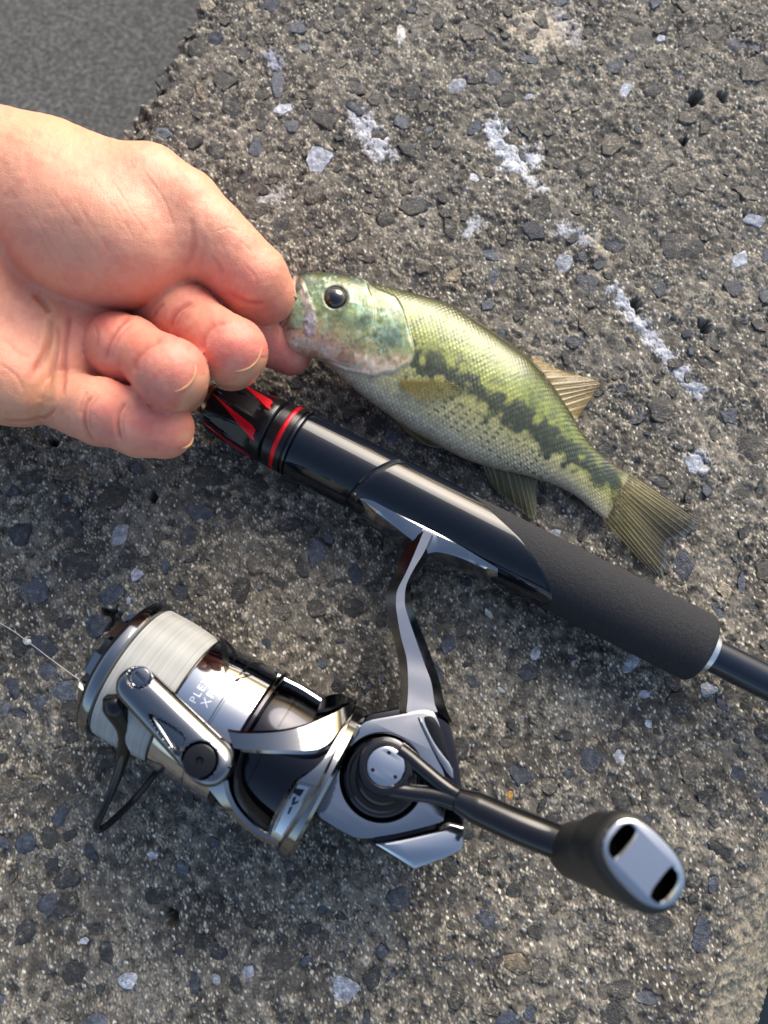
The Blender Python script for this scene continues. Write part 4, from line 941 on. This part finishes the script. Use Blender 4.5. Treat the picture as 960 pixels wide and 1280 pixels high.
# lower jaw lip, pinched between thumb and finger
jl = [P(352, 352+14, 27), P(347, 385, 25.5), P(342, 402, 24), P(347, 414, 23), P(362, 425, 22), P(380, 438, 21), P(398, 445, 20)]
v, f = tube(catmull(jl, 40), np.interp(np.linspace(0, 1, 40), [0, .4, .7, 1], [1.2, 2.2, 2.4, 0.8]), 14); fixn(mk('lower_jaw', v, f, plain('jaw_skin', tuple(s2l([176, 140, 112])), 0.3, cvar=.25, coat=.3), fish, angle=None))
ul = [P(369, 347, 25), P(365.5, 360, 28), P(363.5, 378, 28.5), P(358, 396, 27), P(350, 410, 24.5)]
v, f = tube(catmull(ul, 40), np.interp(np.linspace(0, 1, 40), [0, .3, .7, 1], [.9, 1.3, 1.3, .9]), 12); fixn(mk('upper_lip', v, f, plain('lip_skin', tuple(s2l([150, 116, 104])), 0.3, cvar=.3, coat=.3), fish, angle=None))
# eye
ez = surfz(419, 374)+0.4; ec = P(419, 374, ez-1.2); ER = 4.4
v, cl = [], []; m1, m2 = 24, 40
for i in range(m1):
    q = math.pi*i/(m1-1)*0.62
    for k in range(m2):
        ph = 2*math.pi*k/m2; v.append(ec+np.array([math.sin(q)*math.cos(ph)*ER, math.sin(q)*math.sin(ph)*ER, math.cos(q)*ER*.78]))
        rr = math.sin(q) if q < math.pi/2 else 1
        cl.append(s2l([10, 8, 7]) if rr < .72 else s2l([70, 50, 30]) if rr < .77 else s2l([36, 26, 18])*(0.8+.5*random.random()) if rr < .93 else s2l([60, 56, 42]))
meye, t, b, a = colmat('fish_eye', rough=0.06, Coat_Weight=1.0, Coat_Roughness=0.02)
fixn(mk('eye', v, gridfaces(m1, m2, closed_v=True), meye, fish, col=np.array(cl), angle=None))
# fins: thin membranes with raised rays
mfin, t, b, a = colmat('fin_membrane', rough=0.3, Specular_IOR_Level=0.6)
tr = node(t, 'ShaderNodeBsdfTransparent'); ms = node(t, 'ShaderNodeMixShader'); tl = node(t, 'ShaderNodeBsdfTranslucent'); m1_ = node(t, 'ShaderNodeMixShader')
t.links.new(a.outputs['Color'], tl.inputs['Color']); m1_.inputs[0].default_value = 0.3; t.links.new(b.outputs[0], m1_.inputs[1]); t.links.new(tl.outputs[0], m1_.inputs[2])
t.links.new(a.outputs['Alpha'], ms.inputs[0]); t.links.new(tr.outputs[0], ms.inputs[1]); t.links.new(m1_.outputs[0], ms.inputs[2])
t.links.new(ms.outputs[0], t.nodes['Material Output'].inputs['Surface'])
def fin(name, base, outer, zb, zo, rays, c_in, c_out, c_ray, nu=150, nv=44, amp=0.22, ragged=0.0, edge=None, op=0.75, soft=0.0):
    b_p = catmull(base, nu); o_p = catmull(outer, nu); v, cl = [], []
    zb = np.interp(np.linspace(0, 1, nu), np.linspace(0, 1, len(zb)), zb); zo = np.interp(np.linspace(0, 1, nu), np.linspace(0, 1, len(zo)), zo)
    r = random.Random(len(base)*7+rays); rb_ = [r.uniform(.55, 1.25) for _ in range(rays+3)]; rg = catmull([[r.gauss(0, 1)] for _ in range(rays*2)], nu)[:, 0]
    for i in range(nu):
        x = i/(nu-1); ph = x*rays+0.25*math.sin(x*9); rv = (0.5+0.5*math.cos(2*math.pi*ph)); kb = rb_[int(ph+.5) % len(rb_)]
        for j in range(nv):
            y = j/(nv-1)*(1+ragged*rg[i]*0.5-ragged*(1-rv)); q = b_p[i]+(o_p[i]-b_p[i])*y; z = zb[i]+(zo[i]-zb[i])*y
            rv2 = rv**3*(1-.4*y)+0.45*y*max(0, math.cos(4*math.pi*ph))**3
            v.append(P(q[0], q[1], z+amp*rv2+0.8*math.sin(y*math.pi)*0.3)); 
            c = np.array(s2l(c_in))*(1-y)+np.array(s2l(c_out))*y; c = c*(1-.6*rv2)+.6*rv2*kb*np.array(s2l(c_ray)); c = c*(1+.35*math.sin(x*7.3+1.5)*y)
            if edge is not None and y > .93: c = c*.4+.6*np.array(s2l(edge))
            cl.append([*(c*(0.85+.3*r.random())), op*(1-.3*y*y)*(.75+.25*rv2)*(1 if soft == 0 else float(sstep(0, soft*(.6+.8*kb), y)))])
    v = np.array(v); n0 = len(v); low = v-np.array([0, 0, .28])              # closed sheet about 0.3 mm thick
    q = gridfaces(nu, nv); allf = [list(map(int, e)) for e in q]+[list(map(int, e[::-1]+n0)) for e in q]
    bd = [i*nv for i in range(nu)]+[(nu-1)*nv+j for j in range(1, nv)]+[i*nv+nv-1 for i in range(nu-2, -1, -1)]+[j for j in range(nv-2, 0, -1)]
    allf += [[bd[i], bd[(i+1) % len(bd)], bd[(i+1) % len(bd)]+n0, bd[i]+n0] for i in range(len(bd))]
    return fixn(mk(name, np.vstack([v, low]), allf, mfin, fish, col=np.vstack([cl, cl]), angle=None))
fin('tail_fin', [(773, 581), (766, 598), (758, 614), (745, 640)], [(874, 650), (872, 660), (858, 671), (837, 682), (836, 702), (828, 719), (812, 713)], [4.6, surfz(766, 598)+.2, surfz(758, 614)+.2, 4.4], [1.6, 1.5, 1.4, 1.4, 1.3, 1.2], 17, (150, 142, 88), (58, 60, 64), (150, 134, 92), nu=200, ragged=0.03, edge=(120, 128, 138), op=.9, soft=.36)
fin('dorsal_fin', [(664, 447), (682, 470), (700, 496), (718, 523)], [(668, 447), (700, 462), (748, 477), (744, 490), (722, 524)], [7.5, 7.0, 6.2, 5.2], [4.5, 3.2, 2.2, 1.8, 2.2], 11, (150, 134, 88), (146, 122, 70), (206, 192, 156), edge=(150, 124, 60), ragged=.02)
fin('anal_fin', [(602, 579), (628, 587), (652, 594), (673, 598)], [(614, 606), (630, 622), (652, 640), (669, 648), (671, 610)], [8.5, 7.5, 6.6, 6.0], [3, 2.2, 1.6, 1.6, 3.0], 10, (116, 112, 78), (128, 126, 92), (176, 172, 140), edge=(176, 178, 160))
fin('pelvic_fin', [(486, 516), (500, 528), (518, 540)], [(508, 540), (532, 556), (551, 560), (545, 550)], [9, 8.6, 8.2], [5, 3.8, 3.4, 4.4], 6, (158, 130, 56), (176, 160, 110), (196, 182, 140), edge=(206, 208, 204))
zs_ = surfz(512, 478)
fin('pectoral_fin', [(500, 474), (500, 480), (502, 486)], [(556, 474), (576, 484), (573, 493), (552, 500), (530, 503)], [zs_+.5, zs_+.5, zs_+.4], [surfz(560, 478)+.5, surfz(575, 488)+.5, surfz(565, 498)+.5, surfz(545, 504)+.5], 12, (150, 128, 40), (122, 112, 52), (150, 132, 60), amp=.25, op=.34)
fin('spiny_dorsal_fin', [(520, 371), (562, 385), (600, 409), (640, 436), (664, 452)], [(528, 370), (566, 382), (606, 406), (646, 434), (667, 450)], [12, 12.2, 12, 11, 9], [11.2, 11.2, 10.8, 9.6, 7.6], 9, (66, 70, 30), (58, 58, 26), (104, 102, 58), nv=10)
# ================================================================ the hand (one continuous skin grown from a distance field)
def HP(px, py, z): return P(px, py, z)
def pxr(z, r): return r/(FPX/(DIST-z))                 # photo-pixel radius -> mm at height z
def cone(p, a, b, ra_, rb_):
    ab = b-a; t_ = np.clip(((p-a)@ab)/(ab@ab), 0, 1); return np.linalg.norm(p-a-t_[:, None]*ab, axis=1)-(ra_+(rb_-ra_)*t_)
def smin(a, b, k):
    h_ = np.clip(0.5+0.5*(b-a)/k, 0, 1); return b+(a-b)*h_-k*h_*(1-h_)
def ellipsoid(p, c, ax, r):
    q = (p-c)@np.array(ax).T; k0 = np.linalg.norm(q/r, axis=1); k1 = np.linalg.norm(q/np.square(r), axis=1)+1e-9; return k0*(k0-1)/k1
def chain(p, pts, k):
    d = None
    for i in range(len(pts)-1):
        e = cone(p, pts[i][0], pts[i+1][0], pts[i][1], pts[i+1][1]); d = e if d is None else smin(d, e, k)
    return d
def J(px, py, z, r): return (HP(px, py, z), r)
# fingers: joints and fleshy mid-points (px, py, height mm, radius mm)
PINKY = [J(46, 470, 24, 10.5), J(78, 497, 36, 10.8), J(103, 508, 46, 10.3), J(126, 515, 50.5, 10.9), J(148, 521, 53, 10.0), J(176, 529, 55, 10.8), J(204, 535, 55, 9.6)]
RING = [J(70, 425, 18, 10.5), J(118, 424, 27, 10.8), J(147, 433, 41, 11.2), J(164, 440, 47, 11.5), J(186, 448, 52, 9.6), J(204, 461, 61, 10.4), J(214, 468, 66, 11.2)]
MIDDLE = [J(120, 375, 18, 11.0), J(176, 373, 27, 10.8), J(208, 382, 36, 10.6), J(234, 396, 41, 11.2), J(257, 412, 45, 9.7), J(280, 431, 53, 10.4), J(291, 439, 57, 11.0)]
INDEX = [J(140, 322, 24, 12.0), J(210, 345, 27, 11.4), J(262, 368, 28, 10.6), J(298, 392, 24, 10.2), J(324, 413, 20, 9.4), J(344, 428, 16.5, 9.6), J(363, 442, 14.0, 8.2)]
THUMB = [J(120, 238, 50, 16.5), J(185, 243, 53, 15.5), J(228, 262, 53, 13.2), J(262, 298, 50, 12.8), J(290, 325, 46, 12.2), J(316, 352, 41.5, 12.6), J(332, 369, 37, 10.4)]
def hand_sdf(p, far=False):
    palm = cone(p, HP(-150, 330, 46), HP(100, 360, 26), 21, 15)
    for a, b, r0_, r1_ in [(HP(-120, 360, 40), HP(130, 345, 24), 18, 13.5), (HP(-120, 400, 38), HP(95, 400, 25), 18, 13), (HP(-110, 430, 38), HP(64, 440, 29), 17, 12.5), (HP(-90, 460, 40), HP(36, 486, 35), 17, 12.0)]:
        palm = smin(palm, cone(p, a, b, r0_, r1_), 7)
    palm = smin(palm, cone(p, HP(-110, 420, 46), HP(14, 474, 43.5), 19, 14.6), 7)                     # hypothenar heel
    palm = smin(palm, cone(p, HP(22, 425, 42), HP(40, 492, 43), 8, 8.5), 6)
    palm = smin(palm, cone(p, HP(10, 420, 38), HP(98, 428, 39), 15, 10.5), 5); palm = smin(palm, cone(p, HP(20, 440, 38), HP(84, 466, 39), 15, 10.0), 5); palm = smin(palm, cone(p, HP(40, 400, 38), HP(130, 392, 34), 13, 10.5), 6)
    palm = smin(palm, cone(p, HP(80, 468, 30), HP(150, 482, 31), 11, 9), 4)
    arm = cone(p, HP(-760, 290, 60), HP(-90, 300, 52), 36, 30); palm = smin(palm, arm, 16)
    arm2 = cone(p, HP(-760, 330, 50), HP(-90, 360, 44), 34, 26); palm = smin(palm, arm2, 14)
    if far: return palm
    e1_ = HP(235, 300, 55)-HP(0, 225, 55); e1_ /= np.linalg.norm(e1_); e3_ = np.array([0, 0, 1.0]); e2_ = np.cross(e3_, e1_); e2_ /= np.linalg.norm(e2_)
    then = ellipsoid(p, HP(112, 292, 50), [e1_, e2_, e3_], np.array([37, 23.5, 25.0]))
    then = smin(then, cone(p, HP(-60, 215, 52), HP(60, 232, 50), 24, 22), 12)
    th_ = chain(p, THUMB, 3.0); then = smin(then, th_, 7)
    d = smin(palm, then, 3.2)
    web = cone(p, HP(150, 300, 32), HP(205, 300, 38), 12, 9); d = smin(d, web, 5)
    fi = chain(p, INDEX, 1.6); d = smin(d, fi, 2.2)
    for ch in (MIDDLE, RING, PINKY):
        e = smin(chain(p, ch[:-2], 0.8), chain(p, ch[-3:], 0.8), 0.45); d = smin(d, e, 0.5)
    return d
VX = 0.95
lo = np.array([P(-640, 640, 60)[0], P(0, 590, 50)[1], 2.0]); hi = np.array([P(400, 400, 10)[0], P(0, 100, 60)[1]+8, 99.0])
dims = np.ceil((hi-lo)/VX).astype(int)+1
gx, gy, gz = [lo[i]+VX*np.arange(dims[i]) for i in range(3)]
XFAR = P(-60, 230, 52)[0]-75; G = np.empty(dims, np.float32)
for i in range(dims[0]):
    q = np.stack(np.broadcast_arrays(gx[i], gy[:, None], gz[None, :]), -1).reshape(-1, 3); G[i] = hand_sdf(q, gx[i] < XFAR).reshape(dims[1], dims[2])
G[0] = 1.0; G[:, :, 0] = np.maximum(G[:, :, 0], 0.5); G[:, :, -1] = np.maximum(G[:, :, -1], 0.5); G[:, 0] = np.maximum(G[:, 0], 0.5); G[:, -1] = np.maximum(G[:, -1], 0.5)
def surface_nets(G):
    s_ = G < 0; c = np.zeros(np.array(G.shape)-1, np.uint8)
    offs = [(a, b, e) for a in (0, 1) for b in (0, 1) for e in (0, 1)]
    for a, b, e in offs: c += s_[a:a+c.shape[0], b:b+c.shape[1], e:e+c.shape[2]]
    ii = np.argwhere((c > 0) & (c < 8)); ids = -np.ones(c.shape, np.int64); ids[tuple(ii.T)] = np.arange(len(ii))
    val = np.stack([G[ii[:, 0]+a, ii[:, 1]+b, ii[:, 2]+e] for a, b, e in offs], 1); acc_ = np.zeros((len(ii), 3)); cnt = np.zeros(len(ii))
    for m in range(8):
        for n in range(m+1, 8):
            dd = np.abs(np.array(offs[m])-np.array(offs[n]))
            if dd.sum() != 1: continue
            x = (val[:, m] < 0) != (val[:, n] < 0); t_ = val[x, m]/(val[x, m]-val[x, n])
            acc_[x] += np.array(offs[m])+(np.array(offs[n])-np.array(offs[m]))*t_[:, None]; cnt[x] += 1
    v = ii+acc_/cnt[:, None]; f = []
    for ax in range(3):
        u, w_ = (ax+1) % 3, (ax+2) % 3
        sl0 = [slice(None)]*3; sl1 = [slice(None)]*3; sl0[ax] = slice(0, -1); sl1[ax] = slice(1, None)
        for sl_ in (sl0, sl1):
            for o in (u, w_): sl_[o] = slice(1, -1)
        A, B = s_[tuple(sl0)], s_[tuple(sl1)]
        for flag, fl in ((A & ~B, False), (~A & B, True)):
            e = np.argwhere(flag); e[:, u] += 1; e[:, w_] += 1
            def cid(du, dw): k = e.copy(); k[:, u] += du; k[:, w_] += dw; return ids[tuple(k.T)]
            q = np.stack([cid(-1, -1), cid(0, -1), cid(0, 0), cid(-1, 0)], 1); f.append(q[:, ::-1] if fl else q)
    f = np.vstack(f); return v, f[(f >= 0).all(1)]
hvx, hf = surface_nets(G); hvx = lo+hvx*VX
def sdf_grad(p, e=0.25):
    return np.stack([hand_sdf(p+np.eye(3)[k]*e)-hand_sdf(p-np.eye(3)[k]*e) for k in range(3)], 1)/(2*e)
for _ in range(2):
    g = sdf_grad(hvx); g /= np.maximum(np.linalg.norm(g, axis=1), .3)[:, None]; hvx = hvx-g*np.clip(hand_sdf(hvx), -1, 1)[:, None]*0.8
hm_ = bpy.data.meshes.new('tmp'); hm_.from_pydata([tuple(q) for q in hvx], [], hf.tolist())
bm = bmesh.new(); bm.from_mesh(hm_); 
for _ in range(2): bmesh.ops.smooth_vert(bm, verts=bm.verts, factor=0.2, use_axis_x=True, use_axis_y=True, use_axis_z=True)
bmesh.ops.subdivide_edges(bm, edges=bm.edges, cuts=1, use_grid_fill=True, smooth=0.0); bm.to_mesh(hm_); bm.free()
hv2 = np.empty(len(hm_.vertices)*3); hm_.vertices.foreach_get('co', hv2); hv2 = hv2.reshape(-1, 3); hf2 = np.array([list(p.vertices) for p in hm_.polygons if len(p.vertices) == 4]); bpy.data.meshes.remove(hm_)
g = sdf_grad(hv2, .6); hn = g/np.maximum(np.linalg.norm(g, axis=1), 1e-3)[:, None]
# creases of the photograph, pressed in along photo-pixel polylines on the side that faces up
hpx = topx(hv2); facing = sstep(-0.15, 0.25, hn[:, 2])
creases = [  # polyline, width px, depth mm
    ([(117, 492), (107, 505), (104, 520), (108, 540), (120, 556)], 2.6, .55), ([(158, 502), (148, 515), (146, 532), (152, 555)], 2.6, .6), ([(110, 488), (101, 503), (99, 520)], 2, .25),
    ([(132, 455), (136, 430), (148, 408), (166, 394)], 3, .5), ([(167, 468), (170, 450), (184, 434), (205, 424)], 3, .5),
    ([(213, 415), (216, 398), (226, 386), (243, 376)], 3, .6), ([(252, 440), (254, 422), (266, 408), (285, 402)], 3, .45), ([(190, 398), (196, 388), (206, 378)], 2, .25),
    ([(236, 268), (240, 285), (242, 305), (236, 325), (228, 338)], 4.5, .28), ([(248, 285), (255, 305), (250, 325), (243, 338)], 3.5, .14), ([(284, 365), (296, 372), (316, 380), (335, 378)], 3, .35), ([(262, 318), (272, 330), (280, 345)], 2.2, .2),
    ([(40, 365), (55, 380), (62, 392)], 4, .7), ([(88, 388), (84, 410), (80, 440), (80, 470), (74, 500)], 3.4, .55), ([(64, 392), (62, 420), (54, 446), (40, 470)], 4.5, .55), ([(70, 400), (72, 430), (66, 460), (60, 490)], 3, .35),
    ([(0, 526), (30, 528), (55, 522), (72, 508)], 2.6, .45), ([(10, 536), (40, 536), (62, 530)], 2, .25), ([(85, 235), (120, 290), (155, 340)], 2, .06), ([(55, 250), (90, 310), (125, 355)], 2, .06), ([(45, 290), (75, 340), (100, 372)], 2, .08),
    ([(140, 225), (165, 265), (190, 300)], 1.4, .08), ([(180, 215), (205, 250), (220, 290)], 1.6, .12), ([(115, 400), (122, 420), (120, 440)], 1.6, .12), ([(0, 420), (25, 440), (40, 446)], 2.2, .2), ([(0, 455), (20, 470), (30, 490)], 2, .15), ([(300, 300), (316, 318)], 1.5, .08), ([(124, 494), (114, 508), (111, 524), (116, 545)], 1.6, .22), ([(164, 506), (155, 518), (153, 534), (158, 552)], 1.6, .25), ([(139, 456), (143, 434), (154, 414), (172, 400)], 1.8, .22), ([(220, 412), (224, 398), (234, 388), (248, 380)], 1.8, .25), ([(60, 230), (95, 280), (130, 330)], 1.4, .07), ([(110, 215), (140, 255), (170, 300)], 1.4, .06), ([(30, 250), (55, 290), (80, 330)], 1.4, .07), ([(305, 330), (318, 345), (322, 360)], 1.6, .12), ([(270, 290), (285, 285), (300, 290)], 1.4, .10)]
dsp = np.zeros(len(hv2)); crz = np.zeros(len(hv2))
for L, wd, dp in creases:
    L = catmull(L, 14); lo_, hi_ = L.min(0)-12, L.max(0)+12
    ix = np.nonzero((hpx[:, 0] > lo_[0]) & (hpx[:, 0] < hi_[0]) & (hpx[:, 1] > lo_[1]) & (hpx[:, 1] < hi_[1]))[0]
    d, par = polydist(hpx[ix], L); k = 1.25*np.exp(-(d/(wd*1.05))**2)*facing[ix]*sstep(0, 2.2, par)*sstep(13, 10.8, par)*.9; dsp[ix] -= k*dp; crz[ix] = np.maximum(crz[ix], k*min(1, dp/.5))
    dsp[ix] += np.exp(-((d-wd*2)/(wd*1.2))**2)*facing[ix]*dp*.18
hn2 = vnoise(hpx, 26, 41); hn3 = vnoise(hpx, 7, 42)
dsp += 0.06*hn2+0.015*hn3
hv3 = hv2+hn*dsp[:, None]
# skin colour: warm tan back and thenar, pinker palm and finger pads
def blob(cx, cy, rx, ry): return np.exp(-(((hpx[:, 0]-cx)/rx)**2+((hpx[:, 1]-cy)/ry)**2))
pink = np.clip(0.85*blob(205, 540, 60, 40)+.9*blob(215, 470, 55, 50)+.9*blob(295, 440, 55, 48)+1.0*blob(370, 450, 60, 50)+.7*blob(320, 370, 60, 50)+.5*blob(140, 440, 60, 60)+.7*blob(110, 405, 40, 26)+.35*blob(30, 430, 40, 60)+.5*blob(240, 390, 60, 40)+.5*blob(130, 520, 60, 40)+.25*blob(20, 300, 50, 60), 0, 1)
pink = np.clip(pink*(.85+.2*hn2), 0, 1)[:, None]
sc_ = s2l([215, 151, 122])*(1-pink)+s2l([207, 118, 102])*pink
yel = np.clip(.6*blob(62, 420, 14, 60)+.5*blob(40, 500, 40, 30)+.35*blob(60, 160, 120, 30), 0, 1)[:, None]; sc_ = sc_*(1-yel)+yel*s2l([220, 162, 112])
mot = np.clip(.5+.5*vnoise(hpx, 9, 44), 0, 1)[:, None]; sc_ = sc_*(1-.10*mot)+.10*mot*s2l([230, 174, 150])
mot = np.clip(vnoise(hpx, 12, 45)-.5, 0, 1)[:, None]; sc_ = sc_*(1-.22*mot)+.22*mot*s2l([204, 110, 92])
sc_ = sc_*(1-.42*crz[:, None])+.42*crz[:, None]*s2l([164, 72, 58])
mskin, t, b, a = colmat('skin', rough=0.44, Subsurface_Weight=0.18, Specular_IOR_Level=0.42)
b.inputs['Subsurface Radius'].default_value = (1.0, 0.35, 0.18); b.inputs['Subsurface Scale'].default_value = 0.0025
tc = node(t, 'ShaderNodeTexCoord'); vo = node(t, 'ShaderNodeTexVoronoi'); vo.feature = 'DISTANCE_TO_EDGE'; vo.inputs['Scale'].default_value = 1400; t.links.new(tc.outputs['Object'], vo.inputs['Vector'])
n1 = noise(t, 900, 5, 0.6); mp = node(t, 'ShaderNodeMapping'); mp.inputs['Scale'].default_value = (1, 0.28, 1); mp.inputs['Rotation'].default_value = (0, 0, 0.6); n2 = noise(t, 700, 3, 0.6)
t.links.new(tc.outputs['Object'], mp.inputs[0]); t.links.new(mp.outputs[0], n2.inputs['Vector'])
ad = node(t, 'ShaderNodeMath', operation='ADD'); ad2 = node(t, 'ShaderNodeMath', operation='ADD'); mu = node(t, 'ShaderNodeMath', operation='MULTIPLY'); mu.inputs[1].default_value = 1.4
t.links.new(vo.outputs['Distance'], mu.inputs[0]); t.links.new(n1.outputs['Fac'], ad.inputs[0]); t.links.new(mu.outputs[0], ad.inputs[1]); t.links.new(ad.outputs[0], ad2.inputs[0]); t.links.new(n2.outputs['Fac'], ad2.inputs[1])
bump(t, b, ad2.outputs[0], 0.3, 0.0004)
person = empty('person', (*P(100, 340, 0)[:2], 0))
tag(person, 'bare hand reaching in from the left, thumb and finger pinching the fish by the jaw', 'person')
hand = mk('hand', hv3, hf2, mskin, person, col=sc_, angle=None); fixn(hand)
# nails: curved plates on the far side of the finger ends, free edge showing
mnail = plain('fingernail', tuple(s2l([206, 146, 116])), 0.28, coat=.2, cvar=.06)
def nail(tip, dt, r, back, wdt=0.85, s0=-0.9, s1=0.5, over=0.3, grow=0.15):
    dt = np.array(dt, float); dt /= np.linalg.norm(dt); dd = np.array(back, float); dd -= dt*(dd@dt); dd /= np.linalg.norm(dd); dl = np.cross(dt, dd); v = []; m, n = 18, 19
    for i in range(m):
        x = i/(m-1); s_ = r*(s0+(s1-s0)*x)
        rr = (r*math.sqrt(max(.05, 1-(s_/r)**2)) if s_ > 0 else r)+grow+over*x*x
        for k in range(n):
            u = (k/(n-1)-.5)*2; ph = u*wdt; v.append(tip+dt*(s_-0.12*r*u*u*x)+(dd*math.cos(ph)+dl*math.sin(ph))*(rr-.25*abs(u)**4))
    v = np.array(v); n0 = len(v); inn = v-(v-(tip))*0.06; q = gridfaces(m, n); fs = [list(map(int, e)) for e in q]+[list(map(int, e[::-1]+n0)) for e in q]
    bd = [i*n for i in range(m)]+[(m-1)*n+j for j in range(1, n)]+[i*n+n-1 for i in range(m-2, -1, -1)]+[j for j in range(n-2, 0, -1)]
    fs += [[bd[i], bd[(i+1) % len(bd)], bd[(i+1) % len(bd)]+n0, bd[i]+n0] for i in range(len(bd))]
    return fixn(mk('fingernail', np.vstack([v, inn]), fs, mnail, hand, angle=50))
medge = plain('nail_free_edge', tuple(s2l([196, 146, 104])), 0.45, cvar=.15)
def nail_edge(tip, dt, r, back, wdt, s1, over=0.3, grow=0.15):
    dt = np.array(dt, float); dt /= np.linalg.norm(dt); dd = np.array(back, float); dd -= dt*(dd@dt); dd /= np.linalg.norm(dd); dl = np.cross(dt, dd); pts = []
    for k in range(24):
        u = (k/23-.5)*2; rr = r*math.sqrt(max(.05, 1-s1*s1))+grow+over-.25*abs(u)**4; ph = u*wdt; pts.append(tip+dt*(r*s1-.12*r*u*u)+(dd*math.cos(ph)+dl*math.sin(ph))*rr)
    v, f = tube(pts, np.interp(np.linspace(0, 1, 24), [0, .15, .85, 1], [.1, .42, .42, .1]), 8); return fixn(mk('nail_edge', v, f, medge, hand, angle=None))
for tip, dt, r, back, wd, s1_ in [(PINKY[-1][0], (.93, -.25, .35), 9.6, (.35, -.6, -.6), .9, .86), (RING[-1][0], (.25, -.15, .95), 11.2, (.82, -.55, -.1), 1.15, .80), (MIDDLE[-1][0], (.3, -.2, .93), 11.0, (.72, -.68, -.1), 1.15, .74),
                                  (INDEX[-1][0], (.8, -.5, -.1), 8.2, (.2, -.2, -1.0), .85, .6), (THUMB[-1][0], (.5, -.75, -.3), 10.4, (.92, .40, -.1), .7, .6)]:
    nail(tip, dt, r, back, wd, -.9, s1_, .1); nail_edge(tip, dt, r, back, wd, s1_, .1)
